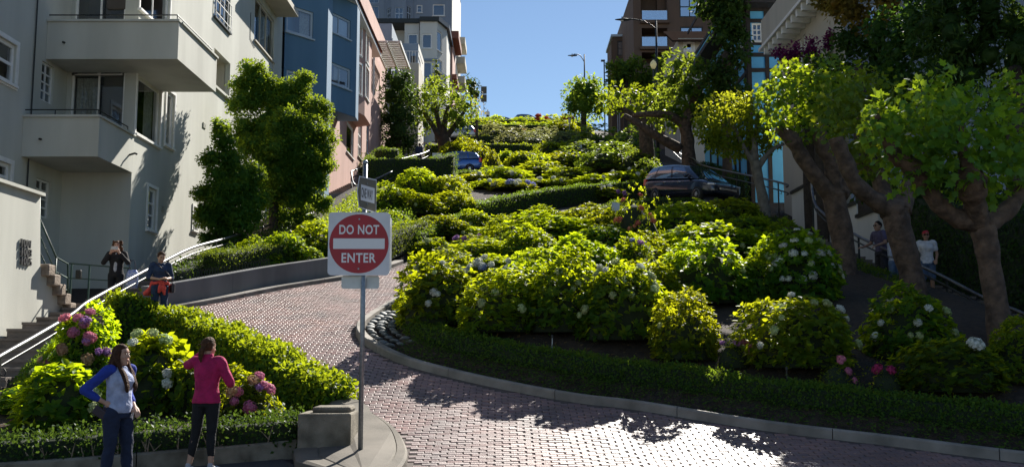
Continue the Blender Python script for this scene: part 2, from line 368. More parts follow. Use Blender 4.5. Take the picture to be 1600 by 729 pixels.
# stones set in the tip of the bed
def cobbles():
    t = thing('cobble_edging', 'flat grey cobbles set inside the kerb at the hairpin tip of the bed', 'cobbles', (-2.6,20.6,H(20.6)))
    prot = []
    for k in range(3):
        bm = bmesh.new(); bmesh.ops.create_icosphere(bm, subdivisions=2, radius=1)
        for v in bm.verts: v.co = Vector((v.co.x*.15, v.co.y*.10, v.co.z*.045))*(1+random.uniform(-.1,.1))
        me = bpy.data.meshes.new('cobble'); bm.to_mesh(me); bm.free(); me.materials.append(M['cobble']); me.polygons.foreach_set('use_smooth',[True]*len(me.polygons)); prot.append(me)
    ln = cat([(a,b,0) for a,b in KERB_R if 18.2 < b < 22.6], 3); acc = 0
    for row, off in enumerate((.30,.52,.74)):
        last = None
        for i in range(1, len(ln)-1):
            d = (ln[i+1]-ln[i-1]).normalized(); n = Vector((d.y,-d.x,0)); q = ln[i]+n*off
            if last is not None and (q-last).length < .27: continue
            last = q
            o = bpy.data.objects.new('cobble', prot[(i+row)%3]); COL.objects.link(o); o.parent = t
            o.location = Vector((q.x,q.y,H(q.y)+.055+row*.012))-WL[t]; o.rotation_euler = (random.uniform(-.2,.2)+.2, random.uniform(-.2,.2), math.atan2(d.y,d.x)+random.uniform(-.3,.3)); s_ = random.uniform(.8,1.15); o.scale = (s_,s_,s_)
M['cobble'] = surf('cobble_grey', (.16,.17,.17), (.09,.10,.105), 9, .7, .4, 30)
cobbles()
# concrete island with the sign post, block and front kerb of the left bed
def island():
    p = [q for q in ISL if q[1] < 15.3]
    poly = p + [(-2.75,15.0),(-2.42,13.9),(-2.3,13.05),(-2.75,12.75),(-2.6,12.2),(-1.6,11.1)]
    m = MB(); n = len(poly)
    m.v += [Vector((a,b,H(b)-.25)) for a,b in poly] + [Vector((a,b,H(b)+.10)) for a,b in poly]
    cx = np.mean([q[0] for q in poly]); cy = np.mean([q[1] for q in poly])
    m.v += [Vector((cx+(a-cx)*.93, cy+(b-cy)*.975, H(cy+(b-cy)*.975)+.125)) for a,b in poly]
    m.v += [Vector((cx+(a-cx)*.71, cy+(b-cy)*.88, H(cy+(b-cy)*.88)+.125)) for a,b in poly]
    m.v += [Vector((cx+(a-cx)*.69, cy+(b-cy)*.87, H(cy+(b-cy)*.87)+.112)) for a,b in poly]
    m.v += [Vector((cx+(a-cx)*.67, cy+(b-cy)*.86, H(cy+(b-cy)*.86)+.125)) for a,b in poly]
    for r_ in range(5):
        for k in range(n): m.f.append((r_*n+k, r_*n+(k+1)%n, (r_+1)*n+(k+1)%n, (r_+1)*n+k))
    m.f.append(tuple(5*n+k for k in range(n)))
    o = m.build('pavement', M['concrete']); bm = bmesh.new(); bm.from_mesh(o.data); bmesh.ops.recalc_face_normals(bm, faces=bm.faces[:]); bm.to_mesh(o.data); bm.free()
    tag(o, kind='structure')
    t = thing('concrete_block', 'squat weathered concrete block with rounded cap beside the sign post', 'block', (-2.33,13.0,H(13)))
    m = MB(); m.prism([(-2.70,12.72),(-2.04,12.78),(-2.04,13.42),(-2.70,13.36)], H(13)-.15, H(13)+.50); m.build('body', M['blockc'], t, bevel=.025)
    m = MB(); m.prism([(-2.55,12.85),(-2.06,12.90),(-2.06,13.32),(-2.55,13.28)], H(13)+.497, H(13)+.575); m.build('cap', M['blockc'], t, bevel=.035)
M['blockc'] = surf('old_concrete', (.24,.21,.16), (.10,.085,.06), 3.5, .9, .7, 45, bd=.015)
island()
kerb('kerb', dens([(-2.72,12.86),(-3.4,12.6),(-4.28,12.30),(-5.3,11.9),(-6.6,11.45),(-8.2,10.9)],4), -1, 'weathered concrete kerb behind the two standing women at the street', wd=.22, ht=.19, mat='blockc')
kerb('kerb', [p for p in WALLL if 22.2 < p[1] < 31.2], 1, 'kerb and gutter at the foot of the curved retaining wall', wd=.30, ht=.11, joint=2.6)
# curved retaining wall behind the hairpin
def retaining():
    pts = [p for p in dens([(-8.15,22.3),(-7.25,24.0),(-6.22,26.2),(-4.75,28.55),(-3.95,30.4)],6)]
    t = thing('retaining_wall', 'low curved grey concrete retaining wall around the hairpin bend', 'wall', (-7.3,24,H(24)))
    n = len(pts); cut = [0, n//3, 2*n//3, n-1]
    for a, b in zip(cut, cut[1:]):
        m = MB(); L = []
        for i in range(a, b+1):
            p = Vector(pts[i]); d = (Vector(pts[min(i+1,n-1)])-Vector(pts[max(i-1,0)])).normalized(); nn = Vector((-d.y,d.x))
            z = H(p.y); q = p+nn*.24
            if i == a and a: p = p+d*.006; q = q+d*.006
            L.append([Vector((p.x,p.y,z-.3)),Vector((p.x,p.y,z+.58)),Vector((p.x+nn.x*.02,p.y+nn.y*.02,z+.60)),Vector((q.x,q.y,z+.60)),Vector((q.x,q.y,z-.3))])
        k = 5
        for r_ in L: m.v += r_
        for i in range(len(L)-1):
            for j in range(k): m.f.append((i*k+j,(i+1)*k+j,(i+1)*k+(j+1)%k,i*k+(j+1)%k))
        m.f.append(tuple(reversed(range(k)))); m.f.append(tuple((len(L)-1)*k+j for j in range(k)))
        m.build('wall_section', M['wallc'], t)
M['wallc'] = surf('wall_concrete', (.19,.195,.20), (.12,.122,.125), 1.3, .9, .4, 60, streak=True)
retaining()
# ------------------------------------------------------------------ stairs and handrails on both sides
def SL(y): return H(y) - .28*float(np.interp(y,[10.5,14,19,21],[0,1,1,.2]))
def stairs(name, x0, x1, y0, y1, run, zf, label, skip=None):
    t = thing(name, label, 'stairs', ((x0+x1)/2, y0, zf(y0)))
    y = y0
    while y < y1:
        z = zf(y+run/2)
        m = MB(); m.bb(x0, x1, y, y+run-.004, z-.6, z); m.bb(x0-.002, x1+.002, y-.03, y+.03, z-.05, z+.004); m.build('step', M['steps'], t)
        y += run
M['steps'] = surf('step_concrete', (.24,.20,.175), (.14,.12,.105), 2.5, .9, .4, 60)
stairs('stairs', -10.35, -8.75, 11.2, 58, .62, SL, 'worn concrete stairs beside the pale green apartment house')
stairs('stairs', 9.75, 11.3, 12.5, 62, .62, H, 'shaded concrete stairs under the plane trees')
def railing(name, pts, label, posts, low=.17, r=.040, mat='steel', zf=None):
    t = thing(name, label, 'handrail', (pts[0].x, pts[0].y, zf(pts[0].y)))
    c = cat(pts, 8); MB().tube(c, r, 10).build('top_rail', M[mat], t, True)
    MB().tube([p-Vector((0,0,low)) for p in c], r*.62, 8).build('lower_rail', M['darkmetal'], t, True)
    for i in posts:
        p = c[min(i, len(c)-1)]; m = MB(); m.beam((p.x,p.y,zf(p.y)-.1),(p.x,p.y,p.z-.02),.045,.045,(0,1,0)); m.build('post', M['darkmetal'], t)
        m = MB(); m.tube([p+Vector((.06,0,-low-.02)), p+Vector((.12,0,-low-.09)), p+Vector((.10,-.03,-low-.16)), p+Vector((.03,-.05,-low-.13))], .012, 6); m.build('bracket', M['darkmetal'], t, True)
XL = -8.55
lr = [PX(u,v,XL) for u,v in ((-60,592),(0,556),(60,522),(110,492),(130,476),(150,464),(200,437),(250,411),(300,387),(350,373),(400,358),(440,345),(480,335),(520,323))] + [PX(538,308,XL), PX(543,296,XL)]
railing('handrail', lr, 'polished steel double handrail rising beside the stairs of the pale green house', [8,24,46,58,70,82,92,102,112,118], zf=SL)
ur = [P(604,268,52)+Vector((.3,0,0)), P(560,290,50.6), P(549,272,51), P(556,265,52.5), P(600,255,56), P(640,245,62), P(665,238,68), P(672,231,71), P(664,223,73), P(660,226,74)]
railing('handrail', ur, 'bright curving steel handrail above the clipped hedge near the pink house', [2,20,36,44,52,60], r=.05, low=.35, zf=H)
XR = 9.65
rr = [PX(u,v,XR) for u,v in ((1268,278),(1269,300),(1276,322),(1300,344),(1335,366),(1400,397),(1470,430),(1540,466),(1600,490),(1700,540))]
railing('handrail', rr, 'dark steel double handrail running behind the plane tree trunks', [9,25,33,41,49,57,65], zf=H)
XR2 = 10.0
rr2 = [PX(u,v,XR2) for u,v in ((1052,230),(1066,242),(1082,247),(1096,257),(1130,266),(1175,275),(1226,287))] + [PX(1229,292,XR2)]
railing('handrail', rr2, 'grey double handrail up the slope behind the dark minivan', [14,24,36,46], r=.04, low=.30, zf=H)
# ------------------------------------------------------------------ buildings
class Wall:
    """vertical wall from o along d (left to right seen from outside)"""
    def __init__(s, t, o, e, z0, z1, mat, name='wall'):
        s.t = t; s.o = Vector((o[0],o[1],0)); dv = Vector((e[0],e[1],0))-s.o; s.L = dv.length; s.d = dv.normalized(); s.n = Vector((s.d.y,-s.d.x,0))
        s.z0, s.z1, s.mat, s.op, s.name = z0, z1, mat, [], name
    def px(s, u, v):
        r = ray(u, v); C = Vector((0,0,CZ)); t = (s.o-C).dot(s.n)/r.dot(s.n); q = C+r*t
        return (q-s.o).dot(s.d), q.z
    def pt(s, a, z, out=0): return s.o + s.d*a + s.n*out + Vector((0,0,z))
    def rect(s, ul, vl, ur, vr):           # left edge's bottom pixel, right edge's top pixel
        a, z = s.px(ul, vl); b, y = s.px(ur, vr); return (a, b, z, y)
    def build(s, rev=.22):
        A = sorted({0, s.L, *[x for o in s.op for x in o[:2]]}); Z = sorted({s.z0, s.z1, *[x for o in s.op for x in o[2:4]]})
        A = [a for a in A if -1e-6 <= a <= s.L+1e-6]; Z = [z for z in Z if s.z0-1e-6 <= z <= s.z1+1e-6]
        m = MB()
        for a, b in zip(A, A[1:]):
            for y, z in zip(Z, Z[1:]):
                c, e = (a+b)/2, (y+z)/2
                if any(o[0] < c < o[1] and o[2] < e < o[3] for o in s.op): continue
                m.quad(s.pt(a,y), s.pt(b,y), s.pt(b,z), s.pt(a,z))
        for o in s.op:
            a, b, y, z = o[:4]
            m.quad(s.pt(a,y),s.pt(a,y,-rev),s.pt(b,y,-rev),s.pt(b,y)); m.quad(s.pt(a,z),s.pt(b,z),s.pt(b,z,-rev),s.pt(a,z,-rev))
            m.quad(s.pt(a,y),s.pt(a,z),s.pt(a,z,-rev),s.pt(a,y,-rev)); m.quad(s.pt(b,y),s.pt(b,y,-rev),s.pt(b,z,-rev),s.pt(b,z))
        m.build(s.name, M[s.mat], s.t); return s
    def bar(s, m, a, b, y, z, o0, o1):       # little box on the wall between offsets o0..o1
        p = [s.pt(x,w_,o) for o in (o0,o1) for x,w_ in ((a,y),(b,y),(b,z),(a,z))]; n = len(m.v); m.v += p
        for q in ((3,2,1,0),(4,5,6,7),(0,1,5,4),(1,2,6,5),(2,3,7,6),(3,0,4,7)): m.f.append(tuple(n+i for i in q))
    def window(s, r, nx=1, ny=1, mat='white', glass='glass', fw=.07, mw=.03, sill=True, curtain=None, room=.9, trim=.0, inset=.06, name='window', split=None):
        a, b, y, z = r; a, b = min(a,b), max(a,b); y, z = min(y,z), max(y,z); a = max(a,.03); b = min(b, s.L-.03)
        s.op.append((a,b,y,z)); m = MB(); i0, i1 = -inset-.06, -inset
        if trim:
            for q in ((a-trim,a,y-trim,z+trim),(b,b+trim,y-trim,z+trim),(a,b,z,z+trim),(a,b,y-trim,y)): s.bar(m,*q,.0015,.035)
        for q in ((a,a+fw,y,z),(b-fw,b,y,z),(a+fw,b-fw,z-fw,z),(a+fw,b-fw,y,y+fw)): s.bar(m,*q,i0,i1)
        cs = [a+fw+(b-a-2*fw)*k/nx for k in range(nx+1)]; rs = [y+fw+(z-y-2*fw)*k/ny for k in range(ny+1)]
        for k in range(1,nx): s.bar(m, cs[k]-mw/2, cs[k]+mw/2, y+fw, z-fw, i0+.01, i1-.005)
        for k in range(1,ny):
            for j in range(nx): s.bar(m, cs[j]+(mw/2 if j else 0), cs[j+1]-(mw/2 if j<nx-1 else 0), rs[k]-mw/2, rs[k]+mw/2, i0+.012, i1-.007)
        wn = m.build(name, M[mat], s.t)
        for j in range(nx):
            for k in range(ny):
                g = MB(); o = -inset-.035+random.uniform(-.002,.002); tw = random.uniform(-.004,.004)
                g.quad(s.pt(cs[j],rs[k],o), s.pt(cs[j+1],rs[k],o+tw), s.pt(cs[j+1],rs[k+1],o+tw), s.pt(cs[j],rs[k+1],o)); g.build('pane', M[glass], wn)
        if sill:
            g = MB(); s.bar(g, a-.07, b+.07, y-.07, y-.002, -.03, .09); g.build('sill', M[mat], wn)
        if curtain:
            for (c0, c1) in curtain:
                g = MB(); n = 14; o = -inset-.22
                for k in range(n):
                    x0 = a+(b-a)*(c0+(c1-c0)*k/n); x1 = a+(b-a)*(c0+(c1-c0)*(k+1)/n)
                    g.quad(s.pt(x0,y+.02,o+(.03 if k%2 else -.03)), s.pt(x1,y+.02,o+(-.03 if k%2 else .03)), s.pt(x1,z-.02,o+(-.03 if k%2 else .03)), s.pt(x0,z-.02,o+(.03 if k%2 else -.03)))
                g.build('curtain', M['curtain'], wn)
        g = MB(); q = -inset-.08; e = -inset-room
        c = [s.pt(x,w_,o) for o in (q,e) for x,w_ in ((a-.02,y-.02),(b+.02,y-.02),(b+.02,z+.02),(a-.02,z+.02))]
        for f in ((4,5,6,7),(0,4,7,3),(1,2,6,5),(3,7,6,2),(0,1,5,4)): g.quad(*[c[i] for i in f])
        g.build('room', M['interior'], wn); return wn
    def loggia(s, r, depth=1.6, mat='cream'):
        a, b, y, z = r; s.op.append((a,b,y,z)); g = MB()
        c = [s.pt(x,w_,o) for o in (-.2,-depth) for x,w_ in ((a,y),(b,y),(b,z),(a,z))]
        for f in ((4,5,6,7),(0,4,7,3),(1,2,6,5),(3,7,6,2),(0,1,5,4)): g.quad(*[c[i] for i in f])
        return g.build('loggia', M[mat], s.t)

# --- A: pale green stucco apartment house
def house_a():
    t = thing('apartment_house', 'pale grey-green stucco apartment house with corner balconies over the stairs', 'building', (-12,28.4,2.5))
    m = MB(); m.bb(-24,-12.9,30.3,46,1,24); m.bb(-24,-15,12,30.2,0,24); m.build('sun_block', M['stucco'], t)  # solid blocks added behind the facades to stop sunlight
    f = Wall(t, (-11,28.4), (-11,46.3), 1.5, 24, 'stucco')
    f.window(f.rect(211,208,252,142), 1, 1, curtain=[(0,.25),(.7,1)], trim=.09, fw=.10)
    f.window(f.rect(257,225,273,150), 1, 1, curtain=[(0,.5)], trim=.09, fw=.10)
    f.window(f.rect(228.5,357,245,297), 1, 3, trim=.09, fw=.09, mw=.05)
    f.window(f.rect(209,5,268,-60), 2, 1, trim=.08, fw=.10)
    w1 = f.window(f.rect(334.5,25,361,-25), 2, 2, mat='darkmetal', sill=True, fw=.05)
    a, b, y, z = f.op[-1]; g = MB()
    for k in range(3): f.bar(g, a, b, y+.15+k*.45, y+.18+k*.45, .05, .08)
    for k in range(5): f.bar(g, a+(b-a)*k/4-.012, a+(b-a)*k/4+.012, y, y+1.08, .05, .075)
    g.build('window_guard', M['white'], t)
    f.loggia(f.rect(333,132,360,100))
    a, b, y, z = f.op[-1]; g = MB(); f.bar(g, a-.1, b+.1, y-.10, y-.002, -.05, .10); g.build('sill', M['stucco'], t)
    f.window(f.rect(397,62,428.5,33), 3, 1, mat='cream', curtain=[(.5,1)], fw=.10, mw=.09)
    a, b, y, z = f.op[-1]; g = MB(); f.bar(g, a-.3, b+.5, z+.35, z+.60, .002, 1.0); g.build('hood', M['cream'], t)
    f.window(f.rect(300,358,309,325), 1, 2, trim=.08)
    for (pts, nm) in (([(392,20),(391,60),(398,75)],'cable'),([(427,60),(427,140),(424,200)],'drainpipe')):
        MB().tube([PX(u,v,-10.98) for u,v in pts], .012 if nm == 'cable' else .045, 6).build(nm, M['darkmetal'] if nm == 'cable' else M['stucco'], t)
    for (u,v,s_) in ((320,200,.16),(255,330,.12),(300,70,.10)):
        p = PX(u,v,-10.97); g = MB()
        for k in range(4): g.bb(-10.997,-10.965,p.y-s_,p.y+s_,p.z+k*.05,p.z+k*.05+.03)
        g.build('vent', M['stucco'], t)
    p = PX(202,242,-10.97); MB().tube([p,p+Vector((.16,0,.05)),p+Vector((.22,0,.02))], .03, 8).build('pipe_stub', M['darkmetal'], t)
    f.build()
    c = Wall(t, (-13,28.4), (-11,28.4), 1.5, 24, 'stucco')
    for (l, r_) in (((102,196),(196,109)), ((105,15),(200,-75))):
        a, b, y, z = c.rect(l[0],l[1],r_[0],r_[1]); z = y+2.25 if l[1] < 50 else z
        y = {196: 6.72, 15: 9.5}[l[1]] + .05
        wn = c.window((max(a,.12),min(b,1.9),y,z), 2, 1, mat='white', sill=False, curtain=[(.02,.42),(.6,.98)] if l[1] > 50 else None, fw=.06, mw=.05, name='sliding_door')
    c.build()
    s_ = Wall(t, (-13,13), (-13,28.4), 0, 24, 'stucco')
    s_.window(s_.rect(-42,100,26,72), 2, 2, trim=.12, fw=.1, mw=.08)
    s_.window(s_.rect(-38,283,17,257), 2, 2, trim=.12, fw=.1, mw=.08)
    s_.window(s_.rect(63,155,85,106), 2, 4, sill=False, mw=.045, fw=.05)
    s_.window(s_.rect(54,336,79,285), 2, 4, sill=False, mw=.045, fw=.05)
    s_.build()
    p = PX(51,100,-13); MB().tube([(-12.96,p.y,4),(-12.96,p.y,23)], .02, 6).build('downpipe', M['darkmetal'], t)
    # corner balconies: solid stucco parapets with a thin rail
    def balcony(y0, y1, x1, z0, z1, xl):
        b = MB(); poly = [(xl,y0),(x1,y0),(x1,y1),(x1-(.16 if x1 > -10.9 else .16),y1),(x1-.16,y0+.16),(xl,y0+.16)]
        b.prism(poly, z0, z1-.06); bl = b.build('balcony', M['stucco'], t)
        b = MB(); b.prism([(xl,y0+.16),(x1-.16,y0+.16),(x1-.16,y1),(-11.003 if x1>-10.9 else x1-.16,y1),(-11.003,28.397),(xl,28.397)] if x1 > -10.9 else [(xl,y0+.16),(x1-.16,y0+.16),(x1-.16,28.397),(xl,28.397)], z0+.003, z0+.2); b.build('floor_slab', M['stucco'], bl)
        b = MB(); b.beam((xl,y0+.06,z1-.03),(x1+.03,y0+.06,z1-.03),.24,.06); b.beam((x1-.06,y0+.18,z1-.03),(x1-.06,y1,z1-.03),.24,.058); b.build('coping', M['stucco'], bl)
        b = MB(); b.tube([(xl,y0+.08,z1+.16),(x1-.08,y0+.08,z1+.16),(x1-.08,y1-.3,z1+.16)], .018, 6)
        for q in ((x1-.08,y0+.08),(x1-.08,(y0+y1)/2),(x1-.08,y1-.3),(xl+.8,y0+.08)): b.tube([(q[0],q[1],z1-.01),(q[0],q[1],z1+.16)], .014, 6)
        b.build('rail', M['darkmetal'], bl)
        b = MB(); b.tube([(xl+.5,y0-.10,z0+.45),(xl+.5,y0+.02,z0+.47)], .03, 8); b.build('drain_spout', M['darkmetal'], bl)
    balcony(25.95, 28.39, -10.97, 6.66, 7.78, -12.995)
    balcony(27.0, 30.6, -9.32, 9.62, 10.75, -12.995)
    return t
house_a()
# --- entry stair wall with house numbers
def entry():
    X = -10.42; t = thing('stair_wall', 'pale stucco stair wall with stone treads and metal house numbers', 'wall', (X,22,H(22)-.2))
    out = [PX(-110,262,X), PX(63,306,X), PX(63,416,X), PX(105,490,X), PX(105,545,X), PX(-110,700,X)]
    pts = [(p.y, p.z) for p in out]; zc = pts[0][1]; pts[0] = (pts[0][0], pts[1][1]); m = MB(); n = len(pts)
    m.v += [Vector((X,a,b)) for a,b in pts]+[Vector((X-.28,a,b)) for a,b in pts]
    m.f.append(tuple(range(n))); m.f.append(tuple(reversed(range(n,2*n))))
    for k in range(n): m.f.append((k, n+k, n+(k+1)%n, (k+1)%n))
    o = m.build('wall', M['stucco'], t); bm = bmesh.new(); bm.from_mesh(o.data); bmesh.ops.recalc_face_normals(bm, faces=bm.faces[:]); bm.to_mesh(o.data); bm.free()
    m = MB(); m.beam((X-.12,pts[0][0],pts[0][1]+.035),(X-.12,pts[1][0]+.06,pts[1][1]+.035),.42,.07); m.build('coping', M['stucco'], t)
    a, b = out[2], out[3]
    for k in range(5):
        p = a.lerp(b, (k+.45)/5); me = MB(); me.box((X+.0,p.y+.08,p.z+.02), (.34,.34,.26), 0); o = me.build('stone_tread', M['stone'], t, bevel=.03)
    g = MB(); r0 = PX(62,342,X-.1); r1 = PX(88,402,X-.1); r2 = PX(106,412,X-.1); b2 = PX(106,492,X-.1)
    g.tube([r0,r1,r2,b2], .022, 8); g.tube([r0-Vector((0,0,.33)), r1-Vector((0,0,.33)), r2-Vector((0,0,.33))], .016, 6); g.tube([r0-Vector((0,0,.66)), r1-Vector((0,0,.62)), r2-Vector((0,0,.62))], .016, 6)
    g.tube([r1-Vector((0,0,1.0)), r1], .018, 6); g.tube([PX(62,415,X-.1), PX(62,308,X-.1)], .018, 6); g.build('stair_rail', M['greenmetal'], t, True)
    for k, tx in enumerate(('1001','1003','1005')):
        p = PX(29,379+k*14.0,X); number = text('house_number', tx, .235, .02, M['steel'], t, (X+.03,p.y,p.z), (math.pi/2,0,math.pi/2), align='LEFT')
def text(name, s, size, ext, mat, parent, loc, rot, align='CENTER', offset=.012, sx=1.0):
    c = bpy.data.curves.new(name, 'FONT'); c.body = s; c.size = size; c.extrude = ext; c.align_x = align; c.align_y = 'CENTER'; c.offset = offset*size; c.space_character = 1.08
    tmp = bpy.data.objects.new('tmp', c); COL.objects.link(tmp); dg = bpy.context.evaluated_depsgraph_get()
    me = bpy.data.meshes.new_from_object(tmp.evaluated_get(dg)); bpy.data.objects.remove(tmp); me.name = name
    Mx = Matrix.Translation(Vector(loc)) @ Euler(rot).to_matrix().to_4x4() @ Matrix.Diagonal((sx,1,1,1)); me.transform(Mx)
    me.transform(Matrix.Translation(-WL.get(parent, Vector()))); me.materials.clear()
    return link(name, me, mat, parent)
entry()
def area_rail():
    t = thing('area_railing', 'low dark green railing in front of the recessed ground floor', 'railing', (-10.6,23.6,H(23.6)))
    y = 23.4; p = [P(112,412,y),P(140,415,y),P(172,417,y),P(200,420,y)]
    m = MB(); m.tube([P(108,411,y),P(205,419,y)], .02, 6); m.build('top_rail', M['greenmetal'], t)
    m = MB(); m.tube([P(108,434,y),P(205,440,y)], .016, 6); m.build('lower_rail', M['greenmetal'], t)
    for q in p: MB().tube([(q.x,q.y,gz(q.x,q.y)-.1),(q.x,q.y,q.z)], .022, 6).build('post', M['greenmetal'], t)
    k = P(123,428,y-.06); MB().box(k,(.12,.1,.2)).build('lock_box', M['darkmetal'], t, bevel=.02)
area_rail()
# --- B: blue-grey house with canted bays
def bay(t, poly, z0, z1, mat, faces):
    """prism bay: poly from near-left round to far; returns walls"""
    ws = [Wall(t, a, b, z0, z1, mat, 'bay_wall') for a, b in zip(poly, poly[1:])]
    m = MB(); m.prism([(p[0],p[1]) for p in poly], z0-.001, z0+.02); m.build('bay_soffit', M[faces], t)
    return ws
def house_b():
    t = thing('apartment_house', 'blue-grey house with angled bay windows next to the cypress', 'building', (-11,48,H(48)))
    MB().bb(-24,-11.1,46.4,54,4,26).build('sun_block', M['stucco_blue'], t)  # unseen block added inside the house to stop the sun
    W0 = Wall(t, (-10.9,46.35), (-10.9,56), 6, 26, 'stucco_blue').build()
    ws = bay(t, [(-10.9,46.5),(-9.25,48.5),(-9.25,49.7),(-10.9,49.7)], 8.5, 26, 'stucco_blue', 'stucco_blue')
    f = ws[0]
    f.window(f.rect(447,49,490,20), 1, 1, mat='ltblue', glass='glass', curtain=[(.62,1)], fw=.12, room=1.2)
    f.window(f.rect(447,148,488,119), 1, 1, mat='ltblue', curtain=[(.62,1)], fw=.12, room=1.2)
    for q in ws: q.build()
    z0 = Wall(t, (-9.65,50.5), (-8.47,52.8), 8, 26, 'x').px(551,182)[1]
    ws = bay(t, [(-10.9,49.9),(-9.65,50.5),(-8.47,52.8),(-8.47,53.7),(-10.9,53.7)], z0, 22.5, 'stucco_blue', 'stucco_blue')
    f = ws[1]
    wn = f.window(f.rect(512,47,548,33), 2, 1, mat='ltblue', glass='glass', fw=.10, room=.9)
    a, b, y, z = f.op[-1]; g = MB()
    for k in range(26): zz = y+.1+(z-y-.2)*k/26; f.bar(g, a+.1, b-.1, zz, zz+.035, -.22, -.17)
    g.build('shutter', M['ltblue'], wn)
    f.window(f.rect(513,128,548,109), 2, 1, mat='ltblue', curtain=[(.45,.7)], fw=.12, room=1.4)
    for q in ws: q.build()
    m = MB(); m.prism([(-11,45.9),(-8.3,50.2),(-8.0,54),(-11,54)], 22.5, 22.75); m.build('eave', M['cream'], t)
house_b()
# --- C: pink house with tiled roof, oriel and pergola
def house_c():
    t = thing('town_house', 'pink stucco house with terracotta tiled eave and white lattice windows', 'building', (-10,60,H(60)))
    MB().bb(-24,-10.6,54,79,6,27).build('sun_block', M['stucco_pink'], t)  # block added behind the pink walls to keep sunlight out
    g = Wall(t, (-9.6,50.5), (-9.6,79), 7, 19, 'stucco_pink')
    g.window(g.rect(541,236,553,202), 1, 1, fw=.15, room=.8)
    g.window(g.rect(559,243,566,196), 2, 3, fw=.12, mw=.08, name='door')
    g.window(g.rect(572,238,577,200), 1, 2, mat='ltblue', fw=.12, name='door')
    g.build()
    u = Wall(t, (-10.3,54), (-10.3,79), 19, 26.5, 'stucco_pink'); u.build()
    z0 = PX(574,188,-8.65).z
    ws = bay(t, [(-10.3,54.6),(-9.1,55.7),(-8.65,57.2),(-8.65,59.7),(-10.3,60.6)], z0, 20.6, 'stucco_pink', 'stucco_pink')
    for v0, v1 in ((80,28),(142,103)): ws[1].window(ws[1].rect(553,v0,565,v1), 2, 3, fw=.10, mw=.06, trim=.12, glass='glass')
    for v0, v1 in ((93,45),(150,112)): ws[2].window(ws[2].rect(570,v0,576.3,v1), 1, 1, fw=.12, trim=.10, glass='glass_hi')
    for q in ws: q.build()
    # far wall windows under the pergola
    q = Wall(t, (-10.29,60), (-10.29,79), 12, 23, 'x')
    # tiled eave: rows of half-round tiles
    rf = MB(); rf.quad((-8.35,48.5,20.62),(-8.35,62.6,20.62),(-12.5,62.6,22.6),(-12.5,48.5,22.6)); rf.quad((-8.35,48.5,20.55),(-12.5,48.5,22.5),(-12.5,62.6,22.5),(-8.35,62.6,20.55)); ro = rf.build('roof', M['tile'], t)
    proto = None
    for k in range(46):
        y = 48.7+k*.3
        if proto is None:
            m = MB(); m.tube([(0,0,0),(-4.2,0,2.0)], .12, 8); proto = m.build('roof_tile', M['tile'], ro, True); proto.location = Vector((-8.25,y,20.68))-WL[t]
        else:
            o = proto.copy(); COL.objects.link(o); o.location = Vector((-8.25,y,20.68))-WL[t]
    MB().bb(-10.3,-8.45,48.5,62.6,20.3,20.5).build('soffit', M['white'], t)
    # white lattice windows on the far wall
    f = Wall(t, (-9.58,60), (-9.58,79), 8, 18.99, 'x')
    for (l,vb,r_,vt) in ((590,138,596,117),(588,190,598,160)):
        w_ = Wall(t, (-9.6,50.5), (-9.6,79), 8, 19, 'x')
    return t
tc_ = house_c()
def pergola():
    t = thing('pergola', 'white slatted pergola roof casting striped shade on the pink wall', 'pergola', (-9,73,23.4))
    for k in range(15): MB().bb(-9.95,-8.0,69.6+k*.48,69.6+k*.48+.30,23.55,23.62).build('slat', M['white'], t)
    for x in (-9.9,-9.0,-8.05): MB().bb(x-.06,x+.06,69.3,76.7,23.34,23.548).build('beam', M['white'], t)
    for y in (69.5,76.5): MB().bb(-9.96,-9.84,y-.06,y+.06,H(y)-.2,23.34).build('post', M['white'], t)
pergola()
def house_e():
    t = thing('terrace_house', 'pale grey stepped house with a roof terrace rail above the pergola', 'building', (-10,85,H(85)))
    a = Wall(t, (-15,82), (-10.2,82), 14, P(610,37,82).z, 'stucco_grey'); a.window(a.rect(590,62,598,55),1,1,mat='ltblue',sill=False); a.window(a.rect(612,75,619,60),1,1,mat='ltblue',sill=False); a.build()
    Wall(t, (-10.2,82), (-10.2,90), 14, a.z1, 'stucco_grey').build()
    MB().bb(-20,-10.25,82.1,90,14,a.z1-.02).build('roof', M['stucco_grey'], t)
    z = P(640,68,90).z
    b = Wall(t, (-10.2,90), (-8.7,90), 14, z, 'stucco_grey'); b.window(b.rect(642,112,650,82),1,1,mat='ltblue'); b.build()
    c = Wall(t, (-8.7,90), (-8.7,96), 14, z, 'stucco_white'); c.window(c.rect(653,130,657,98),2,3,sill=False,mw=.1); c.build()
    MB().bb(-14,-8.75,90.1,96,14,z-.02).build('roof', M['stucco_grey'], t)
    m = MB(); zt = P(635,80,86).z
    for k in range(8): m.tube([(-10.1+k*.25,86,zt-1.1),(-10.1+k*.25,86,zt)], .02, 5)
    m.tube([(-10.1,86,zt),(-8.3,86,zt),(-8.3,90,zt)], .03, 6); m.tube([(-10.1,86,zt-1.1),(-8.3,86,zt-1.1),(-8.3,90,zt-1.1)], .03, 6); m.build('terrace_rail', M['white'], t)
    MB().bb(-10.2,-8.25,85.9,89.99,12,zt-1.12).build('terrace', M['cream'], t)
house_e()
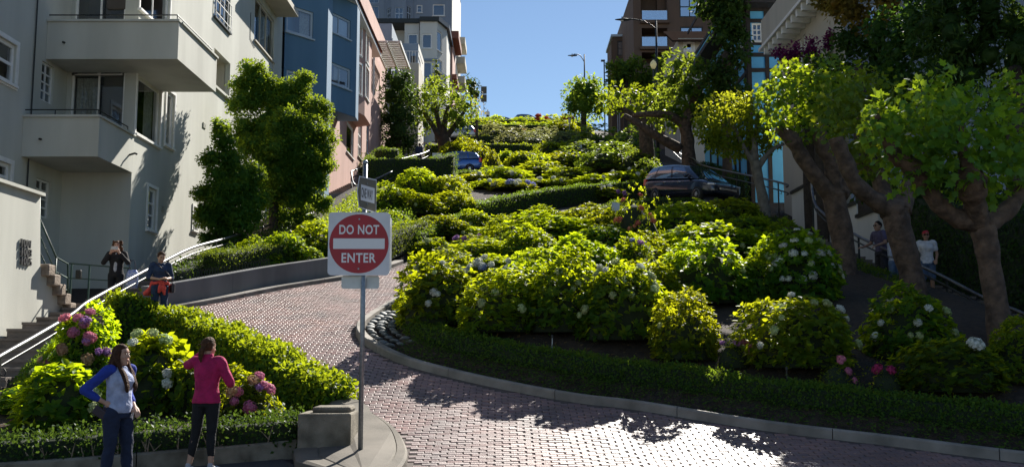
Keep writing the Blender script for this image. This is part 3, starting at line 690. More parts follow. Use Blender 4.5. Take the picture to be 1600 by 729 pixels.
def house_f():
    t = thing('bay_house', 'white house with canted bay and dark windows below the tall grey house', 'building', (-9,100,H(100)))
    y = 100; zt = P(670,37,y).z; poly = [(P(632,60,y).x,y),(P(655,60,y).x,y),(P(656,60,99.4).x,99.4),(P(683,60,99.4).x,99.4),(P(698,60,102).x,102),(P(698,60,102).x,108)]
    ws = [Wall(t,a,b,18,zt,'stucco_white','bay_wall') for a,b in zip(poly,poly[1:]) if (Vector(b)-Vector(a)).length > .8]
    for w_, ul, ur in ((ws[0],637,653),(ws[1],659,675),(ws[2],681,691)):
        w_.window(w_.rect(ul,76,ur,53),1,1,fw=.12,room=.7)
        w_.window(w_.rect(ul,125,ur,97),1,1,fw=.12,room=.7)
    for w_ in ws:
        w_.build()
        g = MB(); w_.bar(g,-.1,w_.L+.1,w_.px(660,92)[1]-.25,w_.px(660,92)[1],.01,.12); g.build('band', M['stucco_grey'], t)
    q = [(a-0.0,b-.3) for a,b in poly[:2]]+[(poly[2][0],poly[2][1]-.3),(poly[3][0]+.2,poly[3][1]-.3),(poly[4][0]+.3,poly[4][1]-.2),(poly[5][0]+.3,poly[5][1]),(-16,108),(-16,99.7)]
    m = MB(); m.prism(q, zt, zt+.45); m.build('roof', M['darkmetal'], t)
    MB().bb(-16,-7.5,102.2,108,18,zt-.02).build('sun_block', M['stucco_white'], t)  # unseen filler block added to stop sun behind the bay
house_f()
def house_g():
    t = thing('tall_house', 'tall slate-grey house with oriel at the top of the hill', 'building', (-8,118,H(118)))
    x1 = P(706,60,116).x
    a = Wall(t, (-24,116), (x1,116), 20, 58, 'stucco_grey')
    a.window(a.rect(577,30,592,10),2,1,mat='ltblue',sill=False); a.window(a.rect(651,20,660,8),1,2,fw=.12); a.window(a.rect(676,25,695,7),1,1,fw=.12); a.window(a.rect(577,5,592,-10),2,1,mat='ltblue',sill=False); a.build()
    b = Wall(t, (x1,116), (x1,136), 20, 50, 'stucco_white'); b.build()
    m = MB(); m.bb(-24,x1+.8,115.6,137,P(716,50,128).z+8,P(716,50,128).z+8.4); m.build('eave', M['cream'], t)
    MB().bb(-24,x1-.9,117,136,20,50).build('sun_block', M['stucco_grey'], t)  # block added inside the tall house to stop sunlight
    zo = P(620,38,114.5).z; poly = [(P(601,20,115.9).x,115.9),(P(612,20,114.4).x,114.4),(P(634,20,114.4).x,114.4),(P(646,20,115.9).x,115.9)]
    ws = bay(t, poly, zo, 58, 'stucco_grey', 'stucco_grey')
    for w_, ul, ur in ((ws[0],604,610),(ws[1],617,630),(ws[2],636,643)): w_.window(w_.rect(ul,30,ur,12),2,2,mat='ltblue',sill=False,mw=.1)
    for w_ in ws: w_.build()
    # tower with balconies on the lit side
    for k, v in enumerate((70,100,130,160)):
        p = P(712,v,128); MB().bb(x1+.02,x1+1.1,126,131,p.z-.5,p.z+.4).build('balcony', M['cream'], t)
house_g()
def red_house():
    t = thing('small_house', 'narrow terracotta house with bracketed cornice beside the tall grey house', 'building', (-7.2,109,H(109)))
    x0, x1 = P(696,100,108.3).x, P(707,100,108.3).x
    w_ = Wall(t, (x0,108.3), (x1,108.3), 22, P(700,62,108.3).z, 'stucco_pink'); w_.window(w_.rect(699,92,704,78),1,2,fw=.1); w_.window(w_.rect(699,125,704,108),1,2,fw=.1); w_.build()
    Wall(t, (x1,108.3), (x1,114), 22, w_.z1, 'stucco_pink').build()
    MB().bb(x0-.2,x1+.7,107.7,114.5,w_.z1,w_.z1+.8).build('cornice', M['tile'], t)
    for q in (122,170): MB().bb(x1,x1+.5,108.2,113,P(700,q,108).z,P(700,q,108).z+.5).build('band', M['tile'], t)
    MB().bb(x0+.02,x1-.02,109.4,114,22,w_.z1-.02).build('sun_block', M['stucco_pink'], t)  # unseen block added inside to stop sunlight
red_house()
# --- right side
def house_ra():
    t = thing('white_house', 'cream house with deep bracketed eave and a row of white windows', 'building', (13,40,H(40)))
    zs = 15.6
    s_ = Wall(t, (12.6,45.6), (12.6,36.6), 5, zs, 'cream')
    for k in range(6):
        u0 = 1258-k*5.8
        a = s_.px(u0-4.8,40)[0]; b = s_.px(u0,40)[0]
        s_.window((min(a,b),max(a,b),zs-2.3,zs-.55),1,3,fw=.05,mw=.035,sill=False,glass='glass_hi')
    s_.build()
    c = Wall(t, (12.6,36.6), (24,36.6), 3, zs, 'stucco_grey'); c.window(c.rect(1352,52,1372,5),1,1,mat='ltblue',glass='glass_hi',fw=.12); c.window(c.rect(1378,130,1400,80),1,1,mat='ltblue',glass='glass_hi',fw=.12); c.build()
    MB().bb(11.7,25,36.0,46.0,zs,zs+.14).build('eave', M['white'], t)
    MB().bb(11.85,25,36.15,45.9,zs+.14,zs+1.5).build('parapet', M['cream'], t)
    for k in range(12): MB().bb(11.8,12.59,36.9+k*.75,37.12+k*.75,zs-.32,zs-.002).build('bracket', M['white'], t)
    MB().bb(14,25,38,45.5,3,zs-.02).build('sun_block', M['cream'], t)  # block added inside the cream house to stop the sun
house_ra()
def house_rb():
    t = thing('half_timbered_house', 'half-timbered house with pale blue panels and dark beams', 'building', (13,51,H(51)))
    c = Wall(t, (12.2,50), (15.5,50), 8, 19.3, 'bluepaint'); c.window(c.rect(1175,65,1191,36),2,3,fw=.1,mw=.06,sill=True); c.build()
    s_ = Wall(t, (12.2,62), (12.2,50), 8, 19.3, 'bluepaint')
    a, _ = s_.px(1158,60); s_.window((9.9,11.2,c.px(1175,65)[1],c.px(1175,36)[1]),2,3,fw=.1); s_.window((7.2,8.4,c.px(1175,65)[1],c.px(1175,36)[1]),2,3,fw=.1); s_.build()
    def beams(w_, xs, zs):
        for x in xs: g = MB(); w_.bar(g, x-.1, x+.1, w_.z0, w_.z1, .003, .07); g.build('timber', M['timber'], t)
        for z in zs: g = MB(); w_.bar(g, 0, w_.L, z-.1, z+.1, .002, .062); g.build('timber', M['timber'], t)
    hz = [c.px(1180,v)[1] for v in (-35,15,33,68,86,110)]
    beams(c, [c.px(1170,50)[0]-.02, c.px(1197,50)[0], 3.2], hz); beams(s_, [11.85,11.4,9.6,8.6,6.9,4,2], hz)
    zj = c.px(1180,14)[1]; MB().bb(11.3,15.6,49.0,62,zj,zj+.25).build('jetty', M['timber'], t)
    j = Wall(t, (11.32,49.02), (15.5,49.02), zj+.25, 19.6, 'bluepaint').build(); k = Wall(t, (11.32,62), (11.32,49.02), zj+.25, 19.6, 'bluepaint').build()
    beams(j, [.1,1.2,2.4,3.6], [zj+.5,zj+2.6]); beams(k, [12.85,11.4,10,8.5,7], [zj+.5,zj+2.6])
    MB().bb(12.9,15.4,51,61.5,8,19.2).build('sun_block', M['timber'], t)  # unseen sun-stopping block added behind the panels
house_rb()
def house_rc():
    t = thing('modern_apartment_block', 'brown apartment block with recessed balconies and blue glass near the hilltop', 'building', (13,95,H(95)))
    x0 = P(990,60,96).x
    c = Wall(t, (x0,96), (x0+9.5,96), 18, 37.5, 'brown')
    c.loggia(c.rect(1001,22,1042,-18), 2.2, 'brown'); c.loggia(c.rect(1003,62,1043,44), 2.2, 'brown'); c.loggia(c.rect(1003,100,1043,82), 2.2, 'brown')
    c.window(c.rect(1062,27,1093,-6),2,2,mat='darkmetal',glass='glass_hi',sill=False,fw=.12,mw=.1); c.window(c.rect(1063,55,1098,42),2,1,mat='darkmetal',glass='glass_hi',sill=False,fw=.12,mw=.1)
    c.build()
    for v in (33,74): 
        a, z = c.px(1003,v); b, _ = c.px(1042,v); g = MB(); c.bar(g, a, b, z, z+1.0, .15, .2); g.build('glass_parapet', M['glass_hi'], t)
        g = MB(); c.bar(g, a-.2, b+.2, z-.3, z, .003, .4); g.build('balcony_slab', M['brown'], t)
    Wall(t, (x0,112), (x0,96), 18, 37.5, 'brown').build()
    MB().bb(x0+2.6,x0+9.3,97.5,112,18,37.4).build('sun_block', M['brown'], t)  # block added behind the balconies to stop sunlight
    xa, xb = P(957,80,106).x, P(992,80,106).x; zt = P(970,58,106).z
    d = Wall(t, (xa,106), (xb,106), 20, zt, 'brown'); d.window(d.rect(965,87,974,64),1,2,mat='darkmetal',glass='glass_hi',sill=False,fw=.1); d.build()
    MB().bb(xa-.15,xb,105.8,112,zt,zt+.25).build('roof', M['ltblue'], t)
    MB().bb(xa+.02,xb,107.3,112,20,zt-.02).build('sun_block', M['brown'], t)  # unseen block added in the lower wing to stop the sun
house_rc()
def house_rd():
    t = thing('cottage', 'small cream house with one white window below the brown apartment block', 'building', (17,80,H(80)))
    x0, x1 = P(1060,80,80).x, P(1108,80,80).x; zt = P(1080,60,80).z
    c = Wall(t, (x0,80), (x1,80), 14, zt, 'cream'); c.window(c.rect(1070,80,1083,65),1,1,fw=.18,trim=.12,glass='glass_hi'); c.build()
    Wall(t, (x0,88), (x0,80), 14, zt, 'cream').build()
    m = MB(); m.quad((x0-.6,79.3,zt-.4),(x1+.6,79.3,zt-.4),(x1+.6,84,zt+1.9),(x0-.6,84,zt+1.9)); m.quad((x0-.6,79.3,zt-.52),(x0-.6,84,zt+1.78),(x1+.6,84,zt+1.78),(x1+.6,79.3,zt-.52)); M['roofmatte'] = surf('matte_roofing', (.05,.035,.028), None, 4, 1.0, .3, 30, spec=0.0); m.build('roof', M['roofmatte'], t)
    MB().bb(x0+.1,x1-.1,81.2,88,14,zt-.1).build('sun_block', M['cream'], t)  # block added inside the cottage to stop sunlight
house_rd()
def white_steps():
    t = thing('garden_wall', 'white stepped garden wall behind the thin-trunked tree', 'wall', (11.6,36,H(36)))
    for k in range(5):
        y = 31+k*1.9; z = H(y)+1.1; MB().bb(11.5,11.8,y,y+1.895,H(y)-.6,z+.55).build('wall_section', M['stucco_white'], t); MB().bb(11.42,11.88,y-.02,y+1.89,z+.552,z+.66).build('coping', M['darkmetal'], t)
white_steps()
# ------------------------------------------------------------------ plants
OV = (np.array([(0,0,0),(-.27,.32,.07),(-.24,.66,.05),(0,1,-.10),(.24,.66,.05),(.27,.32,.07),(0,.5,-.03)],float), [(0,6,1),(1,6,2),(2,6,3),(3,6,4),(4,6,5),(5,6,0)])
DI = (np.array([(0,0,0),(-.30,.5,.05),(0,1,-.05),(.30,.5,.05)],float), [(0,3,2,1)])
NE = (np.array([(-.09,0,0),(.09,0,0),(.05,1,.0),(-.05,1,0)],float), [(0,1,2,3)])
LN = (np.array([(0,0,0),(-.13,.35,.03),(0,1,-.12),(.13,.35,.03)],float), [(0,3,2,1)])
def plane_leaf():
    o = [(0,0),(-.22,.08),(-.46,.22),(-.30,.34),(-.50,.62),(-.22,.62),(0,1.0),(.22,.62),(.50,.62),(.30,.34),(.46,.22),(.22,.08)]
    v = [(x,y,.06*abs(x)*2-.10*y*y) for x,y in o]+[(0,.38,-.02)]; n = len(o)
    return (np.array(v,float), [(n,(k+1)%n,k) for k in range(n)])
PL = plane_leaf()
def unit(a): return a/np.maximum(np.linalg.norm(a, axis=-1, keepdims=True), 1e-9)
def leaf_arrays(C, T, N, S, tm):
    T = unit(T); B = unit(np.cross(N, T)); N = np.cross(T, B); tv, tf = tm
    V = C[:,None,:] + S[:,None,None]*(tv[None,:,0:1]*B[:,None,:] + tv[None,:,1:2]*T[:,None,:] + tv[None,:,2:3]*N[:,None,:])
    n, k = len(C), len(tv); fl = len(tf[0]); Fa = (np.array(tf)[None]+(np.arange(n)*k)[:,None,None]).reshape(-1, fl)
    return V.reshape(-1,3), Fa
def leaf_mesh(name, parts, mats):
    """parts: list of (V,F,material index)"""
    me = bpy.data.meshes.new(name); V = np.concatenate([p[0] for p in parts]); me.vertices.add(len(V)); me.vertices.foreach_set('co', V.astype(np.float32).ravel())
    idx, st, tot, mi, off, ls = [], [], [], [], 0, 0
    for v, f, m in parts:
        k = f.shape[1]; idx.append((f+off).ravel()); st.append(ls+np.arange(len(f))*k); tot.append(np.full(len(f),k)); mi.append(np.full(len(f),m)); off += len(v); ls += f.size
    idx = np.concatenate(idx); st = np.concatenate(st); tot = np.concatenate(tot); mi = np.concatenate(mi)
    me.loops.add(len(idx)); me.loops.foreach_set('vertex_index', idx.astype(np.int32)); me.polygons.add(len(st))
    me.polygons.foreach_set('loop_start', st.astype(np.int32)); me.polygons.foreach_set('loop_total', tot.astype(np.int32)); me.polygons.foreach_set('material_index', mi.astype(np.int32))
    for m in mats: me.materials.append(m)
    me.update(); me.validate(); return me
def rdir(n, r=None):
    r = r or rng; a = r.normal(size=(n,3)); return unit(a)
M['hyd'] = leafmat('hydrangea_leaf', (.030,.080,.014), (.055,.125,.018), (.74,.82,.012), .5, .45)
M['hyd2'] = leafmat('hydrangea_leaf_bright', (.050,.105,.014), (.085,.155,.018), (.82,.86,.02), .52, .45)
M['box'] = leafmat('hedge_leaf', (.030,.075,.014), (.065,.12,.020), (.36,.46,.03), .42, .5)
M['ivy'] = leafmat('ivy_leaf', (.035,.105,.015), (.075,.17,.02), (.60,.70,.02), .44, .45)
M['plane'] = leafmat('plane_leaf', (.05,.13,.018), (.10,.21,.03), (.52,.62,.02), .46, .5, .30)
M['lemon'] = leafmat('citrus_leaf', (.06,.14,.018), (.12,.20,.025), (.62,.66,.03), .54, .4)
M['cyp'] = leafmat('cypress_leaf', (.026,.078,.020), (.055,.115,.020), (.50,.56,.025), .40, .6)
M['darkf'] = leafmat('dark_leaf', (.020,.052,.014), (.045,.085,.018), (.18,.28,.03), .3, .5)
M['tree'] = leafmat('tree_leaf', (.035,.085,.018), (.08,.15,.03), (.48,.56,.04), .46, .35)
M['pale'] = leafmat('pale_leaf', (.14,.18,.06), (.24,.26,.11), (.52,.52,.16), .42, .5)
M['orange'] = leafmat('rust_leaf', (.12,.10,.03), (.22,.13,.03), (.55,.40,.06), .45, .5)
M['purplef'] = leafmat('bougainvillea', (.12,.02,.09), (.22,.035,.14), (.40,.05,.24), .4, .6)
M['moss'] = leafmat('moss', (.05,.10,.015), (.085,.14,.02), (.2,.3,.03), .3, .8)
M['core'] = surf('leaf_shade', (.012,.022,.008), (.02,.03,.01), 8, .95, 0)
M['bark'] = surf('plane_bark', (.15,.098,.068), (.06,.04,.03), 6, .9, .9, 9, bd=.06)
M['barkd'] = surf('dark_bark', (.06,.045,.035), (.035,.027,.02), 6, .95, .8, 20, bd=.03)
M['barkg'] = surf('grey_bark', (.19,.175,.15), (.11,.10,.085), 5, .9, .7, 14, bd=.03)
M['fl_white'] = leafmat('petal_white', (.62,.64,.55), (.78,.78,.74), (.7,.72,.6), .35, .6)
M['fl_green'] = leafmat('petal_green', (.40,.48,.20), (.58,.62,.34), (.6,.66,.3), .35, .6)
M['fl_pink'] = leafmat('petal_pink', (.58,.16,.30), (.72,.30,.42), (.8,.3,.42), .35, .6)
M['fl_tan'] = leafmat('petal_faded', (.48,.27,.16), (.58,.36,.22), (.6,.4,.22), .35, .6)
M['fl_purple'] = leafmat('petal_purple', (.36,.16,.44), (.50,.28,.56), (.5,.3,.56), .35, .6)
M['fl_blue'] = leafmat('petal_blue', (.28,.34,.66), (.42,.46,.74), (.45,.5,.75), .35, .6)
M['fl_magenta'] = leafmat('petal_magenta', (.42,.04,.14), (.55,.07,.2), (.6,.1,.2), .35, .6)
M['fl_red'] = leafmat('petal_red', (.5,.03,.04), (.62,.06,.06), (.6,.08,.06), .35, .6)
M['fl_coral'] = leafmat('petal_coral', (.7,.20,.13), (.8,.32,.2), (.8,.35,.2), .35, .6)

def hyd_mesh(seed, rx=.75, h=1.1, shoots=460, leaf=.115, mat='hyd', tm=OV, lump=.22, per=(6,8), jit=.05):
    r = np.random.default_rng(seed); ct = r.uniform(-.05, 1, shoots)**.8 if False else r.uniform(0, 1, shoots); ph = r.uniform(0, 2*np.pi, shoots)
    st = np.sqrt(1-ct**2); D = np.stack([st*np.cos(ph), st*np.sin(ph), ct], 1)
    bumps = rdir(11, r); bumps[:,2] = np.abs(bumps[:,2]); amp = r.uniform(-.6,1,11)*lump
    rad = 1+sum(a*np.exp(-(1-D@b)*9) for a,b in zip(amp,bumps)) + r.normal(0,jit,shoots)
    C0 = D*rad[:,None]*np.array([rx,rx,h*.93]); C0[:,2] += .04
    under = C0[:,2] < .25*h; C0[under,:2] *= .88
    A = unit(unit(D/np.array([rx,rx,h]))*.75+np.array([0,0,.75])+r.normal(0,.15,(shoots,3)))
    Cs, Ts, Ns, Ss = [], [], [], []
    for i in range(shoots):
        n = r.integers(*per); a = A[i]; x = unit(np.cross(a, [.3,.2,.9])); y = np.cross(a, x)
        for k in range(n):
            an = 2*np.pi*k/n+r.uniform(-.4,.4); rd = x*np.cos(an)+y*np.sin(an); be = r.uniform(-.35,.75) if k%2 else r.uniform(.1,1.0)
            T = rd*np.cos(be)+a*np.sin(be); T[2] -= .12; N = a*np.cos(be)-rd*np.sin(be)+r.normal(0,.18,3)
            Cs.append(C0[i]-a*(.03+.05*r.random()*(k%2==0))); Ts.append(T); Ns.append(N); Ss.append(leaf*(r.uniform(.75,1.2) if k%2==0 else r.uniform(.5,.9)))
    nf = shoots*2; Df = rdir(nf, r); Df[:,2] = np.abs(Df[:,2]); Cf = Df*r.uniform(.45,.9,(nf,1))*np.array([rx,rx,h]); Cs = np.concatenate([np.array(Cs),Cf]); Ts = np.concatenate([np.array(Ts), Df+r.normal(0,.6,(nf,3))]); Ns = np.concatenate([np.array(Ns), np.array([[0,0,1]])+r.normal(0,.5,(nf,3))]); Ss = np.concatenate([np.array(Ss), leaf*r.uniform(.8,1.2,nf)])
    Cs[:,2] = np.maximum(Cs[:,2], .03)
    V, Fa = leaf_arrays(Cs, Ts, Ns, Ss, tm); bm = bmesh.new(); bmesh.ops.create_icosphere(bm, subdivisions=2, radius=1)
    V2 = np.array([(v.co.x*rx*.85, v.co.y*rx*.85, max(v.co.z*h*.84, -.02)) for v in bm.verts]); F2 = np.array([[v.index for v in f.verts] for f in bm.faces]); bm.free()  # dark core added inside the bush to block light through the leaves
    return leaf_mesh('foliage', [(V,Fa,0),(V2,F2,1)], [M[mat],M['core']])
HYD = [hyd_mesh(11+k) for k in range(4)] + [hyd_mesh(21+k, mat='hyd2') for k in range(2)]
HYDB = [hyd_mesh(31+k, leaf=.19, shoots=190, mat='hyd') for k in range(2)]                # large-leaved, by the stairs
FAR = [hyd_mesh(41+k, leaf=.16, shoots=170, mat='hyd2', tm=DI) for k in range(3)]
FARD = [hyd_mesh(51+k, leaf=.12, shoots=260, mat='tree', tm=DI) for k in range(2)]
PALE = [hyd_mesh(61+k, leaf=.13, shoots=230, mat='pale', tm=DI, jit=.12) for k in range(2)]
ROSE = [hyd_mesh(71, leaf=.09, shoots=150, mat='hyd2', tm=OV, jit=.25, lump=.4, per=(4,6))]
def flower_mesh(col, flat=.7, r0=.085, n=95, core=True):
    r = np.random.default_rng(hash(col)%1000 if False else sum(map(ord,col))); D = rdir(n, r); D[:,2] = D[:,2]*.75+.25; D = unit(D)
    C = D*np.array([r0,r0,r0*flat])*r.uniform(.88,1.08,(n,1)); N = unit(D+r.normal(0,.25,(n,3))); T = np.cross(N, r.normal(size=(n,3)))
    tv = np.array([(0,-.5,.0),(-.5,0,.10),(0,.5,0),(.5,0,.10)]); V, Fa = leaf_arrays(C, T, N, np.full(n,.038), (tv,[(0,3,2,1)]))
    tv2, f2 = [], []
    bm = bmesh.new(); bmesh.ops.create_icosphere(bm, subdivisions=1, radius=r0*.86)
    V2 = np.array([(v.co.x,v.co.y,v.co.z*flat) for v in bm.verts]); F2 = np.array([[v.index for v in f.verts] for f in bm.faces]); bm.free()
    return leaf_mesh('flower_head', [(V,Fa,0),(V2,F2,0)], [M['fl_'+col]])
FL = {c: flower_mesh(c) for c in ('white','green','pink','tan','purple','blue','magenta','red','coral')}
FL['lace'] = flower_mesh('white', .35, .085, 70)
def put(name, me, parent, loc, rz=0, sc_=(1,1,1), rx=0, ry=0):
    o = bpy.data.objects.new(name, me); COL.objects.link(o)
    if parent is not None: o.parent = parent; loc = Vector(loc)-WL[parent]
    o.location = loc; o.rotation_euler = (rx,ry,rz); o.scale = sc_; return o
BN = [0]
def bush(protos, u, vt, D, wpx, fl=None, label=None, group=None, name='hydrangea_bush', fs=1.0, hmin=.45, hmax=2.4, front=True, seedoff=0):
    """bush whose crown tops out at pixel (u,vt) at depth D; its height follows from the ground it stands on"""
    if isinstance(D, tuple):            # (bottom pixel,): stand the bush where its foot meets the ground
        yf = hit(u, D[0]); D = yf+.8*wpx/2*yf/F
    BN[0] += 1; k = BN[0]+seedoff; r = random.Random(k); p = P(u, vt, D); g = gz(p.x, p.y)-.03; h = p.z-g
    h = min(max(h, hmin), hmax); dep = p.y*math.cos(PITCH)+(p.z-CZ)*math.sin(PITCH); rad = wpx/2*dep/F
    t = thing(name, label, 'shrub' if name != 'hydrangea_bush' else 'hydrangea', (p.x,p.y,g), group)
    me = protos[k % len(protos)]; s = rad/.80
    put('foliage', me, t, (p.x,p.y,g), r.uniform(0,6.28), (s,s,h/1.13))
    for col, n in (fl or {}).items():
        for i in range(n):
            ph = r.uniform(math.pi*1.08, math.pi*1.92) if front else r.uniform(0,6.28); ct = r.uniform(.25,.98); st = math.sqrt(1-ct*ct)
            d = Vector((st*math.cos(ph), st*math.sin(ph), ct)); em = r.uniform(.95,1.04); q = Vector((p.x+d.x*rad*em, p.y+d.y*rad*em, g+.05+d.z*h*(em-.03))); e = d.to_track_quat('Z','Y').to_euler(); f = fs*r.uniform(.65,1.15)
            o = put('flower_head', FL[col], t, q, e.z, (f,f,f), e.x, e.y)
    return t
GF = 'hydrangeas in the kerbed bed below the van'
cream = 'dense green hydrangea with greenish-white heads in the kerbed bed'
bare = 'dense green hydrangea without open blooms in the kerbed bed'
GF = None
for a in [(690,405,(522,),150,{'green':5,'white':4},'hydrangea with green-white heads at the hairpin tip above the cobbles'),
          (885,409,(538,),150,{'green':5},'tall green hydrangea behind the pale sprinkler stake'),
          (970,407,(550,),150,{'green':14,'white':3},'hydrangea dotted all over with greenish-white heads behind the low hedge'),
          (1068,468,(580,),118,{'green':3},'small bright hydrangea standing lower than its neighbours near the low hedge'),
          (1248,462,(605,),180,{'green':6,'white':4},'wide round hydrangea with white heads behind the dark sprinkler stake'),
          (1100,374,(482,),155,{'green':4,'white':1},'large domed hydrangea with a lone white head in the middle of the bed'),
          (1418,455,(572,),150,{'green':5,'white':5},'shaded hydrangea with white heads in front of the middle plane trunk'),
          (905,378,(450,),140,{'green':2},'hydrangea with two green heads behind the heavily dotted one'),
          (1115,346,(420,),180,{'green':6},'broad hydrangea with green heads just below the minivan'),
          (785,432,(540,),150,{'green':6},'dense hydrangea with green heads right of the hairpin tip'),
          (755,372,(430,),150,None,'bloomless hydrangea mound behind the cluster of large white heads'),
          (835,408,(510,),140,None,'bloomless hydrangea filling the gap behind the pale sprinkler stake'),
          (870,338,(395,),170,None,'wide bloomless hydrangea along the road edge below the dark hedge'),
          (825,362,(425,),110,None,'small bloomless hydrangea below the road at the top of the kerbed bed'),
          (935,352,(410,),120,None,'bloomless hydrangea left of the low coral rose bush'),
          (1060,326,(390,),140,None,'bloomless hydrangea directly under the minivan rear wheel'),
          (1140,309,(380,),130,None,'bloomless hydrangea directly under the minivan bonnet'),
          (1010,408,(490,),110,None,'bloomless hydrangea between the dotted and the large domed ones'),
          (1175,400,(480,),80,None,'narrow bloomless hydrangea beside the one with flat white heads'),
          (1000,372,(430,),110,None,'bloomless hydrangea right of the blue and purple heads'),
          (1165,335,(395,),110,None,'bloomless hydrangea at the foot of the slender grey-trunked tree'),
          (960,338,(390,),110,None,'bloomless hydrangea below the white marker plate'),
          (700,388,(450,),110,None,'bloomless hydrangea overhanging the road behind the hairpin tip'),
          (1060,400,(470,),90,None,'bloomless hydrangea in front of the large domed one'),
          (855,328,(372,),100,None,'bloomless hydrangea hiding the road end below the clipped hedge'),
          (915,326,(368,),100,None,'bloomless hydrangea at the upper bed edge facing the long dark hedge'),
          (975,322,(362,),80,None,'bloomless hydrangea at the upper bed edge behind the white marker plate'),
          (800,345,(392,),90,None,'bloomless hydrangea at the upper bed edge facing the pale pink heads'),
          (845,385,(455,),100,None,'bloomless hydrangea right of the large white heads')]:
    bush(HYD, *a[:5], label=a[5], fs=.85)
bush(HYD, 1242,362,(480,),150,{'lace':26,'green':10},'broad hydrangea covered in flat white heads below the thin-trunked tree')
bush(HYD, 775,400,(450,),110,{'white':10,'blue':2},'hydrangea with a cluster of large white heads in the kerbed bed', fs=1.3)
bush(HYD, 985,376,(440,),90,{'blue':4,'purple':4},'hydrangea with blue and purple heads among the green ones')
bush(HYD, 1490,526,(642,),170,{'white':1},'dark hydrangea with one big white head beside the nearest tree trunk', fs=1.4)
bush(HYD, 1592,508,(610,),110,None,'shaded leafy hydrangea at the foot of the thickest plane tree')
bush(ROSE, 1145,528,(585,),60,{'pink':3,'purple':2},'small hydrangea with a few pink heads by the low hedge',fs=.8,name='hydrangea_bush')
bush(ROSE, 1305,574,(622,),60,{'pink':4},'little hydrangea with dusty pink heads in the shade',fs=.75)
bush(ROSE, 1385,580,(625,),55,{'magenta':3},'little hydrangea with magenta heads in the shade',fs=.9)
bush(HYD, 1225,350,(400,),80,{'purple':5},'hydrangea with dull purple heads behind the flat white one')
bush(ROSE, 990,298,29,75,{'coral':12},'tall rose bush with coral blooms beside the minivan', name='rose_bush', fs=1.0)
bush(ROSE, 1010,322,28.5,60,{'coral':5},'low rose bush with coral blooms in front of the minivan', name='rose_bush', fs=.9)
# bed above the hairpin
G2 = 'hydrangeas in the bed above the hairpin'
l2 = 'sunlit hydrangea mound with few blooms in the bed above the hairpin'
LB2 = ['below the tall clipped hedge','under the pair of pale sign plates','right of the sign plate post','over the dark hedge on the wall','in the heart of the sunlit bed','near the rounded hedge end','beside the dark hedge past the sign','above the lilac-headed one','next to the bordering hedge','against the dark hedge on the wall','left of the bordering hedge','at the upper end of the bordering hedge','lowest on the sunlit bed']
for i_, a in enumerate([(612,292,39,80),(650,270,43,80),(690,275,43,85),(605,330,36,80),(655,302,39,90),(712,305,40,80),(640,345,34.5,90),(690,338,36,100),(745,330,37.5,80),(600,362,33.5,70),(725,352,36,80),(780,345,38.5,70),(668,375,33,80)]):
    bush(HYD[:2]+HYD[4:], *a, fl={'green':2}, label='sunlit hydrangea mound '+LB2[i_], fs=1.2)
bush(HYD, 735,368,34.5,70,{'purple':3,'white':4},'hydrangea with lilac and white heads at the lower edge of the sunlit bed', fs=1.4)
bush(HYD, 790,350,39,50,{'pink':6},'hydrangea with pale pink heads at the end of the sunlit bed', fs=1.2)
# third bed
G3 = 'hydrangeas in the bed left of the minivan'
l3 = 'hydrangea mound in the bed between the two parked cars'
for a in [(745,270,52,80),(790,262,53,90),(770,288,49,80),(830,280,50,80),(870,282,50,60),(925,275,50,80),(965,268,52,80),(890,262,54,80),(840,255,56,90),(990,262,53,60)]:
    bush(FAR, *a, fl={'white':2}, label=l3, group=G3, fs=1.3)
bush(FAR, 800,295,48,80, {'blue':6,'white':6}, 'hydrangea with small blue and white heads behind the low dark hedge', fs=1.6)
bush(FAR, 945,292,47.5,70, {'white':4,'purple':3}, 'hydrangea with white and mauve heads left of the rose bush', fs=1.6)
G4 = 'dark shrubs below the leaning plane tree'
for a in [(935,205,74,110,'widest, left of the low bright-leaved tree'),(985,200,70,90,'under the low bright-leaved tree'),(950,230,62,110,'above the hydrangeas between the cars'),(995,232,60,80,'beside the leaning trunk'),(905,225,68,90,'around a pale marker plate'),(1015,250,56,60,'just behind the minivan roof')]:
    bush(FARD, *a[:4], label='dark spreading shrub '+a[4], name='garden_shrub', hmax=3.6)
G5 = 'clipped shrubs on the upper slope'
for a in [(728,212,78,60),(710,222,74,50),(745,224,72,50),(820,235,68,70),(870,240,66,80),(900,238,66,60),(790,232,70,40),(860,222,74,60),(845,240,64,50)]:
    bush(FAR, *a, label='yellow-green shrub on the upper slope above the blue car', group=G5, name='garden_shrub')
for a in [(775,198,95,60),(810,200,94,70),(850,203,92,60),(885,207,88,60),(830,210,88,60),(912,205,86,50),(795,208,88,50)]:
    bush(PALE, *a, label='pale cream-leaved shrub on the upper slope', group='pale shrubs on the upper slope', name='garden_shrub')
bush(FAR, 770,236,66,30, label='round clipped ball shrub right of the blue car', name='topiary_ball')
bush(FAR, 696,232,74,22, label='small clipped ball shrub left of the blue car', name='topiary_ball')
for a in [(775,178,138,40),(820,183,135,50),(860,182,132,60),(900,186,128,60),(745,185,130,50),(880,190,120,60),(800,190,122,70),(840,192,120,70),(770,190,122,60)]:
    bush(FAR, *a, label='leafy shrub near the crest of the hill', group='shrubs near the crest of the hill', name='garden_shrub')
for a in [(844,181,128,40),(885,174,132,30),(815,205,104,22),(836,212,96,22)]:
    bush(FAR, *a, fl={'red':16}, label='shrub with bright red blooms near the crest', group='red flowering shrubs', name='garden_shrub', fs=4.0)
